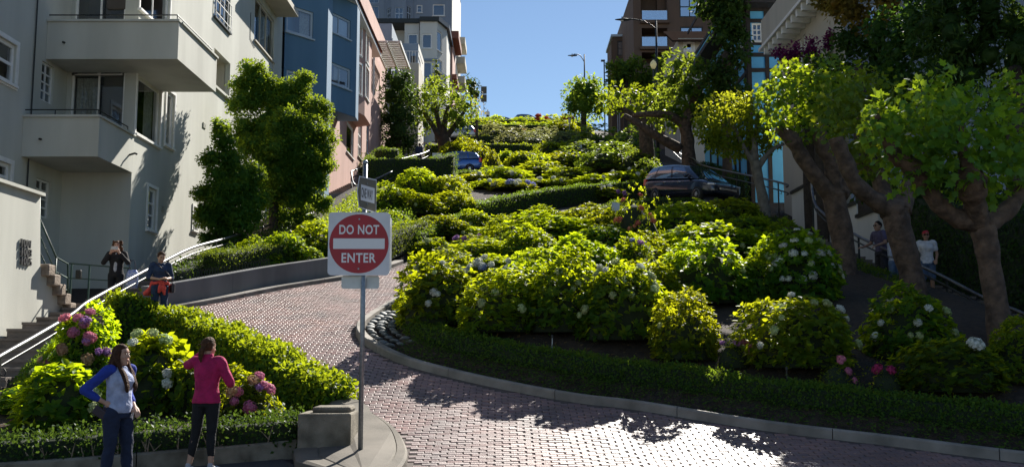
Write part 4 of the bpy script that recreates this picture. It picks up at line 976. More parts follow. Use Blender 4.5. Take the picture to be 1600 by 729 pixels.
# left bed in front
bush(HYDB, 240,518,15.4,150,{'white':3,'green':4},'large-leaved bright hydrangea between the two women',fs=1.1,hmax=1.5)
bush(HYDB, 100,568,14.3,150,{'green':3},'large-leaved green hydrangea beside the woman in blue sleeves',hmax=1.3)
bush(HYDB, 300,560,15.2,90,None,'low green hydrangea behind the woman in the pink fleece',hmax=1.1)
bush(HYD, 133,486,17.2,120,{'pink':9,'tan':7,'purple':5},'hydrangea with pink, mauve and faded tan heads by the handrail',fs=1.05,seedoff=7)
bush(HYD, 388,580,14.2,110,{'pink':7,'tan':3,'purple':1},'hydrangea with pink heads beside the ivy hedge',fs=.95)
bush(HYD, 60,612,15.5,130,None,'dark leafy shrub below the stairs',name='garden_shrub')
# planting strip behind the retaining wall
for a in [(445,362,(425,),80,'below the broad cypress'),(492,352,(412,),90,'largest beside the sign'),(470,385,(425,),70,'right on the wall edge'),(415,392,(432,),60,'at the end of the low clipped hedge'),(530,350,(405,),70,'next to the upper stairs'),(395,375,(418,),60,'close to the handrail'),(545,335,(392,),60,'where the handrail ends')]:
    bush(HYD, *a[:4], label='bright green shrub behind the curved retaining wall '+a[4], name='garden_shrub', hmax=1.8)
bush(HYD, 520,375,(415,),70, label='dark shrub beside the do not enter sign', name='garden_shrub', hmax=1.5)
bush(PALE, 572,250,62,45, label='pale pinkish shrub in front of the pink house', name='garden_shrub')

# hedges ------------------------------------------------------------
def hedge(pts, wd, ht, label, leaf=.045, dens_=900, mat='box', name='hedge', base=None, tm=DI, rough=.03, group=None, n=4, sag=0):
    c = [Vector((a,b,0)) for a,b in dens(pts, n)]; z = [ (base(p.x,p.y) if base else gz(p.x,p.y)) for p in c]; hts = ht if callable(ht) else (lambda t: ht)
    t = thing(name, label, 'hedge', (c[0].x,c[0].y,z[0]), group); o = WL[t]; L = [0]
    for a, b in zip(c, c[1:]): L.append(L[-1]+(b-a).length)
    tot = L[-1]; per = 2*hts(.5)+wd; N_ = int(tot*per*dens_); s = rng.uniform(0,tot,N_); q = rng.uniform(0,1,N_)
    cx = np.array([p.x for p in c]); cy = np.array([p.y for p in c]); tx = np.gradient(cx); ty = np.gradient(cy); nl = np.hypot(tx,ty); tx /= nl; ty /= nl; La = np.array(L)
    f = lambda arr: np.interp(s, La, arr)
    X, Y, Z, TX, TY = f(cx), f(cy), f(np.array(z)), f(tx), f(ty); hh = np.array([hts(x) for x in np.linspace(0,1,40)]); Hh = np.interp(s/tot, np.linspace(0,1,40), hh)
    Hh = Hh*(1+.05*np.sin(s*3.1+1)+.04*np.sin(s*7.7)); NX, NY = -TY, TX; k = hts(.5); a1, a2 = k/per, (k+wd)/per
    side = np.where(q < a1, -1, np.where(q > a2, 1, 0)); up = np.where(q < a1, q/a1, np.where(q > a2, (1-q)/(1-a2), 1.0)); lat = np.where(side == 0, (q-a1)/(a2-a1)*2-1, side)
    rnd = np.where(side != 0, np.where(up > .8, 1-.25*(up-.8)/.2, 1), 1); off = lat*wd/2*rnd; zz = Z+up*Hh - np.where(side == 0, .18*wd*np.abs(lat)**4, 0)
    C = np.stack([X+NX*off, Y+NY*off, zz],1) + rng.normal(0,rough,(N_,3)); Nn = np.stack([NX*lat*(side!=0), NY*lat*(side!=0), np.where(side==0,1,.25)],1)+rng.normal(0,.45,(N_,3))
    T = rng.normal(0,1,(N_,3)); T[:,2] += .6
    for e_, sg_ in ((0,-1),(len(c)-1,1)):
        h_ = hts(0 if e_ == 0 else 1); ne = int(wd*h_*dens_*1.6)+6; la = rng.uniform(-1,1,ne); u_ = rng.uniform(0,1,ne)
        Ce = np.stack([c[e_].x-ty[e_]*la*wd/2+sg_*tx[e_]*.03, c[e_].y+tx[e_]*la*wd/2+sg_*ty[e_]*.03, z[e_]+u_*h_],1)+rng.normal(0,rough*1.2,(ne,3)); Ne = np.array([[sg_*tx[e_],sg_*ty[e_],.3]])+rng.normal(0,.45,(ne,3))
        C = np.concatenate([C,Ce]); Nn = np.concatenate([Nn,Ne]); te = rng.normal(0,1,(ne,3)); te[:,2] += .6; T = np.concatenate([T,te])
    V, Fa = leaf_arrays(C-np.array(o), T, Nn, leaf*rng.uniform(.6,1.3,len(C)), tm)
    # dark inner body, added to stop light passing through the leaves
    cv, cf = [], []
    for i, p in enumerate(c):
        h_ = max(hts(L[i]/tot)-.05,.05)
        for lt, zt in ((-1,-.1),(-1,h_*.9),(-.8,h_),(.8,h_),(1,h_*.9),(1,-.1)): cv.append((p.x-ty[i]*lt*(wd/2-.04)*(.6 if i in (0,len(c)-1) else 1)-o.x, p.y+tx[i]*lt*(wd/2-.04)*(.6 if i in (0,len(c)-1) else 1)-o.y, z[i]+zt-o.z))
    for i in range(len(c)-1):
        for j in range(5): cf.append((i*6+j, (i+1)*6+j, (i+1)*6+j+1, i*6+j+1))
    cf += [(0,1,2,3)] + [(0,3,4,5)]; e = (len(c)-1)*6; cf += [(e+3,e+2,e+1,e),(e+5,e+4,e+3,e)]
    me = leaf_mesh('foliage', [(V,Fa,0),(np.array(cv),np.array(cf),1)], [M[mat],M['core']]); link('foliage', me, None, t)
    return t
def offset(pts, d):
    P2 = [Vector((a,b)) for a,b in pts]; out = []
    for i, p in enumerate(P2):
        t = (P2[min(i+1,len(P2)-1)]-P2[max(i-1,0)]).normalized(); out.append((p.x+t.y*d, p.y-t.x*d))
    return out
kin = [p for p in KERB_R if 9.8 < p[1] < 19.2][::3]
hedge(offset(kin,1.0)[1:], .42, .34, 'long low clipped box hedge just inside the curving kerb', .05, 1500, base=lambda x,y: H(y)+.10)
hedge(offset([p for p in KERB_R if 19.0 < p[1] < 23][::3],1.15), .5, .45, 'loose little hedge above the cobbles at the hairpin tip', .06, 900, mat='ivy', base=lambda x,y: H(y)+.15, rough=.06)
hedge(offset([p for p in KERB_R if 23.5 < p[1] < 41.5][::3],.6), .5, .8, 'clipped hedge along the upper edge of the kerbed bed', .06, 500, base=lambda x,y: H(y))
hedge([(-2.75,13.12),(-3.5,12.95),(-4.4,12.68),(-5.6,12.25),(-7,11.8)], .5, .34, 'scruffy low hedge behind the two standing women', .055, 1100, rough=.06, base=lambda x,y: H(y)+.06, mat='darkf')  # dark leaf colour stands in for the shade on this hedge
IVY = [(-2.62,15.05),(-4.4,17.35),(-6.1,19.5),(-7.2,20.6),(-8.1,20.3)]
_iv = dens(IVY, 4); _il = np.concatenate([[0],np.cumsum([math.dist(a,b) for a,b in zip(_iv,_iv[1:])])]); _il /= _il[-1]
def _ivh(p):
    u = 800+F*p[0]/(p[1]*math.cos(PITCH)); v = float(np.interp(u,[140,200,240,300,400,500,555],[462,462,478,494,532,585,622])); return max(P(u,v,p[1]).z-(H(p[1])-.38), .45)
_ih = [_ivh(p) for p in _iv]
hedge(IVY, .62, lambda t: float(np.interp(t,_il,_ih)), 'ivy-covered hedge sloping down from the handrail to the concrete block', .085, 1100, mat='ivy', tm=OV, base=lambda x,y: H(y)-.38, rough=.045)
hedge([(-7.7,16.2),(-8.25,18.5),(-8.3,20)], .5, .5, 'dark ground-cover hedge along the lower stairs', .06, 900, base=lambda x,y: H(y)-.35)
hedge([(-7.75,25.4),(-7.1,26.9),(-6.2,28.3)], .7, .5, 'low clipped hedge with pale leaf edges behind the retaining wall', .05, 900, base=lambda x,y: H(y)+.5)
hedge([(-3.3,33.0),(-2.9,34.6),(-2.3,36.8),(-1.7,39.2)], .5, .6, 'clipped hedge bordering the sunlit bed above the road', .06, 500, base=lambda x,y: H(y)+.05)
hedge([(-4.15,30.2),(-3.75,32),(-3.05,34.4)], .5, .70, 'dark hedge on the wall beyond the do not enter sign', .06, 500, base=lambda x,y: H(y)+.2)
hedge([(-1.6,39.6),(0,42.6),(1.4,44.5),(3.2,46.4),(5,47.9),(7.2,49.4)], .6, .85, 'long dark hedge behind the road left of the minivan', .07, 420, base=lambda x,y: H(y))
hedge([(4.2,42.0),(6,43.0),(8.2,43.4)], .5, .7, 'clipped hedge directly in front of the minivan', .06, 500, base=lambda x,y: H(y)-.1)
hedge([(-8.0,53.5),(-6.5,53.8),(-4.8,54),(-3.4,55.2)], 1.0, lambda t: 2.0 if t < .9 else 2.2, 'tall clipped hedge below the bright curving handrail', .07, 380, base=lambda x,y: H(y)-.3)
hedge([(-8.6,63),(-7.6,64)], 1.2, 1.4, 'boxy clipped hedge in front of the arched doors', .08, 300, base=lambda x,y: H(y)+.4)
hedge([(-3.0,56.5),(0,58),(4,57)], .7, .8, 'hedge edge above the hydrangeas between the cars', .08, 300, base=lambda x,y: H(y))
G6 = 'clipped hedges on the upper slope'
for k, (y, x0, x1, h_) in enumerate([(73,-2,3,.8),(80,-7,2,1.2),(92,-5,6,1.2),(101,-6,7,1.2),(112,-6,4,1.6),(122,-6,6,2.0),(133,-7,8,1.8),(146,-7,9,1.6)]):
    hedge([(x0,y),((x0+x1)/2,y+1.2),(x1,y+.4)], 1.1, h_, 'clipped hedge crossing the upper slope', .12, 110, group=G6, base=lambda x,y: H(y)-.1, mat='ivy' if k%2 else 'box')
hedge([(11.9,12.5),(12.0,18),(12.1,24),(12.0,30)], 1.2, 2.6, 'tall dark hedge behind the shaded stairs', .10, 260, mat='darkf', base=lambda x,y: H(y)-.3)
hedge([(9.1,22.5),(9.25,27),(9.3,33)], .55, .55, 'low hedge at the foot of the dark handrail', .06, 500, base=lambda x,y: H(y)+.05)
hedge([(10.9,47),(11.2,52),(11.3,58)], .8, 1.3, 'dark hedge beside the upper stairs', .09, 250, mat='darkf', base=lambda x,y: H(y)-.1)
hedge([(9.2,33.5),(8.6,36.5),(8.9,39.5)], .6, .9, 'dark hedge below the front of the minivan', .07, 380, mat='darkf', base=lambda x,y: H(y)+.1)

# trees -------------------------------------------------------------
def clump_leaves(clumps, leaf, tm, o, dens_=1.0, inner=.35, flat=.5, droop=.2):
    Cs, Ts, Ns = [], [], []
    for c, r in clumps:
        r = np.array(r if hasattr(r,'__len__') else (r,r,r)); area = 4*np.pi*(np.mean(r)**2); n = max(int(area/(leaf*leaf)*1.1*dens_), 12)
        D = rdir(n); rad = np.where(rng.random(n) < inner, rng.uniform(.3,.85,n), rng.normal(.97,.10,n))
        Cs.append(np.array(c)+D*rad[:,None]*r); T = D*.6+rng.normal(0,.6,(n,3)); T[:,2] -= droop; Ts.append(T); Ns.append(D*(1-flat)+np.array([0,0,flat])+rng.normal(0,.4,(n,3)))
    C, T, N = np.concatenate(Cs), np.concatenate(Ts), np.concatenate(Ns)
    return leaf_arrays(C-np.array(o), T, N, leaf*rng.uniform(.65,1.25,len(C)), tm)
def knob(m, path, radii, n=10, kn=.10, sub=4):
    c = cat(path, sub); L = len(c); rs = [np.interp(i/(L-1)*(len(radii)-1), range(len(radii)), radii)*(1+random.uniform(-kn,kn)) for i in range(L)]
    m.tube(c, rs, n); return c
def tree(name, label, trunk, limbs, clumps, leaf, tm, mat, bark, dens_=1.0, group=None, cat_='tree', inner=.35, flat=.5, kn=.12, core=0):
    """trunk/limbs: (list of points, list of radii)"""
    b = trunk[0][0]; t = thing(name, label, cat_, (b.x,b.y,gz(b.x,b.y)-.1), group); o = WL[t]
    m = MB(); q = [Vector(p) for p in trunk[0]]; q[0].z = min(q[0].z, gz(q[0].x,q[0].y)-.12); knob(m, q, trunk[1], 12, kn)
    tr = m.build('trunk', M[bark], t, True); sub = tr.modifiers.new('s','SUBSURF'); sub.levels = 1; sub.render_levels = 1
    for p, r in limbs:
        m = MB(); knob(m, p, r, 9, kn); lo = m.build('limb', M[bark], t, True)
    V, Fa = clump_leaves(clumps, leaf, tm, o, dens_, inner, flat); parts = [(V,Fa,0)]
    if core:
        bm = bmesh.new(); bmesh.ops.create_icosphere(bm, subdivisions=1, radius=1); iv = np.array([v.co[:] for v in bm.verts]); fi = np.array([[v.index for v in f.verts] for f in bm.faces]); bm.free()
        VV = np.concatenate([iv*np.array(r if hasattr(r,'__len__') else (r,r,r))*core+np.array(c)-np.array(o) for c, r in clumps]); FF = np.concatenate([fi+k*len(iv) for k in range(len(clumps))]); parts.append((VV,FF,1))  # balls added inside the leaf clumps to block light
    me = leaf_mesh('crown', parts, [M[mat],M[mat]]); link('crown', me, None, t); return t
def cl(lst, D, sp=0):          # clumps from pixels (u, v, radius px[, depth offset])
    out = []
    for q in lst:
        d = D+(q[3] if len(q) > 3 else random.uniform(-sp,sp)); p = P(q[0],q[1],d); dep = d*math.cos(PITCH)+(p.z-CZ)*math.sin(PITCH); out.append((tuple(p), q[2]*dep/F))
    return out
def pp(D, *uv): return [P(q[0],q[1],D+(q[2] if len(q) > 2 else 0)) for q in uv]
GP = 'pollarded plane trees beside the dark handrail'
# nearest plane tree
D = 17
tree('plane_tree', 'pollarded plane tree with the widest dark crown, nearest the street', (pp(D,(1566,532),(1558,480),(1548,425),(1540,375),(1532,345)), [.24,.19,.20,.21,.25]),
     [(pp(D,(1532,350),(1485,335,-.1),(1452,300,-.3),(1425,262,-.5),(1395,240,-.7)), [.21,.155,.14,.17,.13]), (pp(D,(1535,352),(1572,330,.1),(1597,300,.3),(1620,280,.4)), [.23,.15,.13,.15]),
      (pp(D,(1530,350),(1522,315,-.3),(1518,290,-.5),(1512,262,-.6)), [.22,.17,.28,.16]), (pp(D,(1395,240,-.7),(1380,205,-.9),(1370,180,-1)), [.12,.07,.04]), (pp(D,(1512,262,-.6),(1500,220,-.8),(1505,190,-.9)), [.12,.06,.03])],
     cl([(1385,205,40,-1.0),(1372,180,32,-1.1),(1420,170,48,-.9),(1465,190,50,-.9),(1510,210,55,-.8),(1560,225,50,-.6),(1600,200,50,-.2),(1600,250,45,.2),(1450,230,42,-.7),(1500,255,45,-.8),(1550,265,40,-.5),(1420,215,40,-.2),(1470,160,40,.2),(1530,180,45,.3),(1395,245,28,-.7),(1440,265,30,-.5),(1480,290,30,-.3),(1530,295,30,0),(1560,310,24,.4),(1410,290,20,0),(1580,280,30,.4),(1620,230,40,0),(1590,150,36,.4),(1480,135,30,.3),(1545,150,34,.3)],D), .155, PL, 'plane', 'bark', .85, GP)
D = 21.5
tree('plane_tree', 'pollarded plane tree standing in front of the woman in the red cap', (pp(D,(1428,470),(1424,430),(1412,385),(1402,350),(1400,325)), [.36,.27,.26,.28,.32]),
     [(pp(D,(1400,330),(1365,312,-.1),(1335,285,-.3),(1320,250,-.4),(1305,215,-.5)), [.28,.19,.17,.17,.16]), (pp(D,(1405,330),(1420,290,.2),(1428,255,.3)), [.28,.17,.16]), (pp(D,(1392,335),(1380,300,.4),(1370,270,.6),(1345,245,.7)), [.24,.19,.18,.2])],
     cl([(1305,150,32,-.5),(1330,165,38,-.4),(1300,190,30,-.5),(1350,145,30,0),(1345,200,35,0),(1375,140,30,.5),(1420,160,35,.6),(1390,200,35,.6),(1345,125,26,.6),(1430,230,28,.5),(1450,205,32,.8),(1365,240,26,.3),(1320,225,24,0),(1400,265,26,.5),(1350,265,18,.3)],D), .15, PL, 'plane', 'bark', .85, GP)
D = 25
tree('plane_tree', 'pollarded plane tree with the brightest sunlit crown', (pp(D,(1322,462),(1320,420),(1316,370),(1306,325),(1302,300)), [.42,.30,.28,.31,.34]),
     [(pp(D,(1302,308),(1278,280,-.2),(1255,248,-.3),(1238,218,-.5),(1215,200,-.6)), [.28,.20,.18,.20,.14]), (pp(D,(1304,306),(1300,260,-.2),(1285,225,-.3),(1275,190,-.3)), [.26,.18,.2,.15]), (pp(D,(1308,306),(1328,275,.3),(1350,250,.5)), [.30,.2,.2])],
     cl([(1205,165,26,-.7),(1225,140,30,-.6),(1250,125,30,-.5),(1280,120,30,-.3),(1215,190,22,-.6),(1245,165,34,-.5),(1280,155,34,-.3),(1310,140,30,.0),(1260,195,26,-.4),(1230,115,22,0),(1300,110,22,.3),(1200,140,18,-.3),(1330,120,24,.5),(1225,205,20,-.4),(1290,205,24,0),(1250,220,16,-.2),(1320,180,24,.3)],D), .15, PL, 'plane', 'bark', .85, GP)
D = 37
tree('young_tree', 'slender tree with smooth grey trunk right of the minivan', (pp(D,(1200,350),(1192,310),(1184,275),(1180,250)), [.26,.21,.19,.2]),
     [(pp(D,(1182,258),(1165,235),(1150,205),(1140,185)), [.16,.09,.07,.05]), (pp(D,(1183,262),(1205,235),(1225,225)), [.15,.08,.05]), (pp(D,(1180,250),(1180,215),(1185,180)), [.15,.1,.05])],
     cl([(1105,185,22),(1125,170,24),(1150,165,24),(1180,165,22),(1110,210,20),(1140,205,26),(1170,200,26),(1195,195,22),(1130,225,18),(1160,228,18),(1205,220,18),(1190,232,14),(1095,200,12),(1150,240,12)],D,1.0), .17, OV, 'lemon', 'barkg', 1.7)
D = 56
tree('plane_tree', 'leaning old plane tree on the slope behind the minivan', (pp(D,(1080,275),(1076,245),(1074,215),(1068,190)), [.6,.42,.38,.42]),
     [(pp(D,(1068,195),(1045,180,-.3),(1015,178,-.6),(990,180,-.8)), [.3,.22,.18,.12]), (pp(D,(1070,195),(1085,160),(1095,130)), [.4,.28,.2]), (pp(D,(1062,232),(1030,215,-.6),(1000,195,-1.0),(975,180,-1.2)), [.3,.24,.2,.12])],
     cl([(1060,100,24),(1085,110,26),(1050,125,24),(1100,130,24),(1075,140,28),(1105,155,22),(1050,150,22),(1090,175,22),(1060,175,20),(1035,165,18),(1020,185,16),(1110,185,18),(1045,195,14)],D,1.2), .32, DI, 'tree', 'bark', 1.6, GP, kn=.16, core=.35)
tree('plane_tree', 'low spreading bright-leaved plane tree left of the tall street lamp', (pp(60,(1012,215),(1008,200),(1000,185)), [.5,.42,.4]), [(pp(60,(1000,188),(975,172),(955,160)), [.3,.2,.12]), (pp(60,(1002,186),(1020,165),(1035,150)), [.3,.2,.12])],
     cl([(945,152,15),(965,148,17),(990,150,18),(1015,150,18),(1035,148,16),(960,165,14),(985,168,16),(1010,170,16),(1035,168,14),(940,162,9)],60,1.5), .30, DI, 'plane', 'bark', 1.5, GP, core=.35)
tree('street_tree', 'round dark tree beside the upper street lamps', (pp(112,(912,200),(912,185),(912,170)), [.4,.35,.3]), [], cl([(900,150,22),(920,140,22),(935,155,18),(895,168,16),(915,165,24),(935,172,14),(905,135,15),(928,130,12)],112,1.5), .38, DI, 'tree', 'barkd', 1.8, core=.6)
tree('street_tree', 'many-stemmed tree with glittering leaves below the white bay house', (pp(76,(695,236),(694,222),(690,212)), [.55,.5,.5]),
     [(pp(76,(690,218),(675,195),(662,175)), [.3,.2,.12]), (pp(76,(692,216),(695,190),(700,165)), [.3,.2,.12]), (pp(76,(694,218),(712,195),(725,175)), [.3,.2,.12]), (pp(76,(692,216),(685,190),(680,160)), [.25,.18,.1])],
     cl([(665,150,22),(690,140,20),(712,150,20),(730,165,16),(655,175,17),(680,170,24),(708,178,22),(735,180,12),(665,195,14),(722,195,14),(648,160,10),(695,192,16),(675,130,10)],76,1.5), .26, OV, 'tree', 'barkd', 1.3, core=.35)
tree('cypress', 'dark clipped evergreen column against the pink house', (pp(72,(625,245),(625,210),(625,180)), [.3,.3,.25]), [], cl([(622,130,22),(612,150,20),(635,150,20),(622,175,26),(605,185,14),(640,185,16),(622,205,26),(612,225,20),(638,222,18),(608,120,10),(636,118,10)],72,1.0), .22, DI, 'darkf', 'barkd', 2.0, core=.6)
tree('cypress', 'thin pointed cypress beside the white bay house', (pp(96,(682,140),(682,120)), [.15,.12]), [], cl([(682,95,3.5),(682,103,5),(682,112,6),(682,120,6.5),(682,128,6)],96), .22, DI, 'cyp', 'barkd', .9, core=.6)
tree('street_tree', 'small dark tree at the crest beside the tall grey house', (pp(132,(737,172),(736,150)), [.2,.15]), [], cl([(732,128,9),(740,132,9),(736,142,12),(745,148,8)],132,1), .4, DI, 'darkf', 'barkd', 1.6, core=.6)
tree('palm_shrub', 'tawny spiky shrub beside the many-stemmed tree', (pp(92,(745,195),(745,175)), [.15,.12]), [], cl([(748,160,9),(752,170,10),(745,178,9)],92,1), .45, LN, 'orange', 'barkd', 1.0, cat_='shrub')
# conifers in front of the pale green house
def conifer(label, D, base, pads, leaf=.10):
    n = []
    for (u,v,r,dd) in pads:
        p = P(u,v,D+dd); dep = D*math.cos(PITCH)+(p.z-CZ)*math.sin(PITCH); R_ = 1.22*r*dep/F
        for k in range(9):
            d = rdir(1)[0]; n.append((np.array(p)+d*R_*.68*np.array([1,1,.8]), (R_*.42,R_*.42,R_*.34)))
        n.append((np.array(p), R_*.7))
    tree('conifer', label, (pp(D,*base), [.18]*len(base)), [], n, leaf, NE if False else DI, 'cyp', 'barkd', 1.9, cat_='tree', inner=.15, flat=.6, core=.6)
conifer('broad cloud-like cypress in front of the blue-grey house', 35, [(428,352),(428,310),(432,250)], [(392,112,22,0),(405,140,28,.3),(380,160,24,0),(430,150,30,.5),(470,130,20,.6),(455,160,30,.4),(490,175,26,.6),(420,190,34,0),(380,205,26,-.3),(460,205,36,-.5),(500,215,24,.2),(440,225,34,-.8),(490,240,26,0),(410,240,32,-.5),(465,250,30,-.6),(505,255,18,.4),(430,270,28,-.5),(480,275,22,0),(395,120,12,0),(460,290,20,0),(500,285,14,.4),(395,275,20,0),(370,130,13,0),(455,315,22,0),(425,305,24,0),(485,310,18,.3),(505,320,14,.5),(440,340,18,.2),(475,340,16,.4)])
conifer('narrow dark conifer against the pale green house', 31.5, [(345,410),(345,350),(345,280)], [(345,195,13,0),(350,220,18,0),(335,245,20,0),(365,250,20,.2),(345,275,26,0),(385,275,24,-.2),(330,305,24,0),(365,310,30,-.3),(395,305,24,0),(340,340,28,0),(380,345,28,-.2),(320,330,14,0),(355,375,24,0),(325,370,14,0),(390,325,16,-.3)])
for (u0, dd) in ((415,33.5),(428,33.8)):
    pass
# tall dark trees on the right
GD = 'tall dark trees on the right above the stairs'
def bigtree(label, D, base, pads, mat='darkf', leaf=.24, dens_=.55, tm=LN, name='evergreen_tree', group=None):
    c = []
    for (u,v,r,dd) in pads:
        p = P(u,v,D+dd); dep = p.y*math.cos(PITCH)+(p.z-CZ)*math.sin(PITCH); R_ = r*dep/F
        for k in range(6):
            d = rdir(1)[0]; c.append((np.array(p)+d*R_*.62, R_*.5))
    tree(name, label, (pp(D,*base), [.28,.24,.2][:len(base)]), [], c, leaf, tm, mat, 'barkd', dens_*2.6, group, core=.5, inner=.25)
bigtree('tall dark evergreen filling the sky above the nearest plane tree', 24, [(1590,430),(1588,250),(1585,100)], [(1590,20,70,0),(1530,40,70,.5),(1570,110,70,0),(1510,130,60,1),(1640,60,80,0),(1480,60,60,1.5),(1620,170,60,.5),(1550,-50,80,0),(1560,190,50,1),(1500,-20,60,1),(1560,-130,80,0),(1510,-110,70,.5),(1610,-170,80,0),(1540,-210,70,.5),(1590,-260,70,0),(1640,-60,80,0),(1680,-160,80,0)], tm=LN, leaf=.30)  # highest pads, out of view, added to shade trees and bed below
bigtree('dark green tree with mossy trailing branches between the evergreens', 28, [(1460,420),(1455,250),(1450,120)], [(1450,50,55,0),(1420,100,50,.5),(1440,150,50,0),(1400,40,45,1),(1480,120,50,1),(1400,160,40,1),(1430,-20,60,0),(1470,190,40,0),(1450,-80,60,0),(1420,-120,50,0),(1475,-150,55,0),(1440,-200,50,0),(1500,-60,55,1.5)], tm=DI, leaf=.2)  # upper crown out of view, added to cast shade on the right
bigtree('rust-tinged tree catching sunlight beside the cream house', 33, [(1350,330),(1345,200),(1340,100)], [(1320,15,30,0),(1360,25,32,0),(1300,-10,30,.5),(1385,10,26,0),(1340,-25,40,0),(1330,-75,45,-1),(1385,-90,50,-1),(1345,-130,50,-1),(1405,-150,50,-1),(1365,-190,50,-1),(1430,-110,50,-1)], mat='orange', tm=DI, leaf=.2, dens_=.7)  # high pads added out of view to keep sun off bed and road
bigtree('shaded bushy tree below the rust-tinged foliage', 33.5, [(1370,330),(1365,200),(1360,150)], [(1330,70,32,0),(1370,80,38,.3),(1345,110,34,0),(1390,120,36,.5),(1300,110,30,1),(1320,140,30,.5),(1375,150,30,0),(1260,150,26,2),(1285,180,26,2),(1250,190,20,2.5),(1310,190,28,1)], tm=DI, leaf=.2)
bigtree('purple bougainvillea spilling over the cream house eave', 38, [(1265,260),(1262,170),(1260,120)], [(1225,95,16,0),(1245,80,16,0),(1270,75,18,0),(1300,65,16,0),(1215,80,10,0),(1235,110,16,0)], mat='purplef', tm=DI, leaf=.14, dens_=.6, name='bougainvillea')
bigtree('dull green conifer mound below the purple bougainvillea', 36, [(1285,280),(1282,200),(1280,150)], [(1265,105,22,0),(1295,100,24,0),(1280,130,28,0),(1240,130,18,0),(1310,130,24,0)], mat='cyp', tm=DI, leaf=.15)
bigtree('tall brown vine-hung tree between the half-timbered house and brown block', 49, [(1135,240),(1135,150),(1135,80)], [(1115,15,28,0),(1140,10,30,0),(1130,50,30,0),(1140,90,30,0),(1125,120,26,0),(1145,140,28,0),(1100,10,18,0),(1155,60,18,0),(1130,165,26,0),(1150,180,24,0),(1120,-30,40,0)], mat='darkf', tm=DI, leaf=.28, dens_=.7)
bigtree('shaded shrub mass behind the grey double handrail', 57, [(1165,260),(1165,220),(1160,190)], [(1130,215,20,0),(1155,215,22,0),(1180,205,22,0),(1150,240,18,0),(1185,240,20,0),(1110,225,14,0),(1200,215,16,0)], tm=DI, leaf=.26, dens_=.7, name='shrub_mass')
bigtree('dark leafy shrub beside the brown apartment block', 92, [(978,160),(978,130),(978,110)], [(965,108,16,0),(985,100,18,0),(1000,115,18,0),(975,125,20,0),(1000,135,18,0),(1020,120,16,0),(1035,100,14,0),(1020,140,16,0),(960,130,12,0)], tm=DI, leaf=.4, dens_=.8, name='shrub_mass', mat='tree')
bigtree('overhanging dark shrubs behind the stairs where people walk', 27, [(1400,430),(1400,380),(1400,340)], [(1390,300,36,2),(1430,330,36,2),(1460,300,36,1.5),(1500,340,40,0),(1480,280,36,1),(1540,300,40,-.5),(1580,340,40,-1),(1350,290,26,2.5),(1600,400,40,-2),(1560,400,36,-1.5)], tm=DI, leaf=.2, dens_=.5, name='shrub_mass')
# moss and litter inside the kerb
def scatter_ground(name, label, n, region, leaf, mat, tm=DI, up=.01):
    X, Y = region(n); Z = gz_np(X,Y)+up; N = np.array([[0,-.2,1]])+rng.normal(0,.35,(len(X),3)); T = rng.normal(0,1,(len(X),3)); T[:,2] *= .3
    V, Fa = leaf_arrays(np.stack([X,Y,Z],1), T, N, leaf*rng.uniform(.5,1.3,len(X)), tm); tag(link(name, leaf_mesh(name,[(V,Fa,0)],[M[mat]])), label, 'ground cover', kind='stuff')
def alongkerb(d0, d1, y0, y1):
    base = offset([p for p in KERB_R if y0 < p[1] < y1],0); bx = np.array([p[0] for p in base]); by = np.array([p[1] for p in base]); tx = np.gradient(bx); ty = np.gradient(by); l = np.hypot(tx,ty); tx/=l; ty/=l
    def f(n):
        i = rng.uniform(0,len(bx)-1,n); k = np.arange(len(bx)); o = rng.uniform(d0,d1,n); return np.interp(i,k,bx)+np.interp(i,k,ty)*o, np.interp(i,k,by)-np.interp(i,k,tx)*o
    return f
scatter_ground('moss', 'mossy green ground cover between kerb and low hedge', 9000, alongkerb(.2,.85,11.5,18.6), .05, 'moss', up=.05)
M['litter'] = leafmat('leaf_litter', (.10,.06,.03), (.22,.15,.07), (.2,.12,.05), .2, .8)
scatter_ground('leaf_litter', 'dry fallen leaves on the dark bed soil', 1800, alongkerb(1.0,4.5,11.5,18), .07, 'litter', up=.015)
scatter_ground('leaf_litter', 'dry fallen leaves on the soil behind the scruffy hedge', 700, lambda n: (rng.uniform(-7.5,-2.6,n), rng.uniform(12.9,14.6,n)), .06, 'litter', up=.015)

# ivy bank between stairs and retaining wall
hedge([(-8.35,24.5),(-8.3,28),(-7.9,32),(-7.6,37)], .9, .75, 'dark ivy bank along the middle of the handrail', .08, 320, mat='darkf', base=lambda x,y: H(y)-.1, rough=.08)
hedge([(-5.6,30.2),(-4.9,33),(-4.4,36),(-4.6,40)], 1.2, .7, 'low mixed planting beside the upper stairs', .09, 300, mat='box', base=lambda x,y: H(y)+.1, rough=.1)
hedge([(-6.6,30),(-6.4,35),(-6.4,40),(-6.6,46)], 1.4, .6, 'ground-cover bank between the stairs and the sunlit bed', .09, 260, mat='ivy', base=lambda x,y: H(y)+.05, rough=.1)
def twigs():
    t = thing('bare_twigs', 'bare grey twigs poking from the scruffy hedge by the kerb', 'twigs', (-4.5,12.6,H(12.6)))
    for k in range(26):
        f = random.random(); a = Vector((-2.9,12.88)).lerp(Vector((-6.8,11.62)), f); z = H(a.y)+.10; h = random.uniform(.12,.28); dx = random.uniform(-.12,.12)
        m = MB(); m.tube([(a.x,a.y,z-.05),(a.x+dx*.5,a.y-.03,z+h*.5),(a.x+dx,a.y-.05,z+h)], [.012,.009,.004], 5); m.tube([(a.x+dx*.4,a.y-.025,z+h*.4),(a.x-dx*.6,a.y-.06,z+h*.8)], [.007,.003], 5); m.build('twig', M['twig'], t)
M['twig'] = surf('twig_bark', (.34,.26,.18), (.2,.15,.1), 10, .9, .2)
twigs()
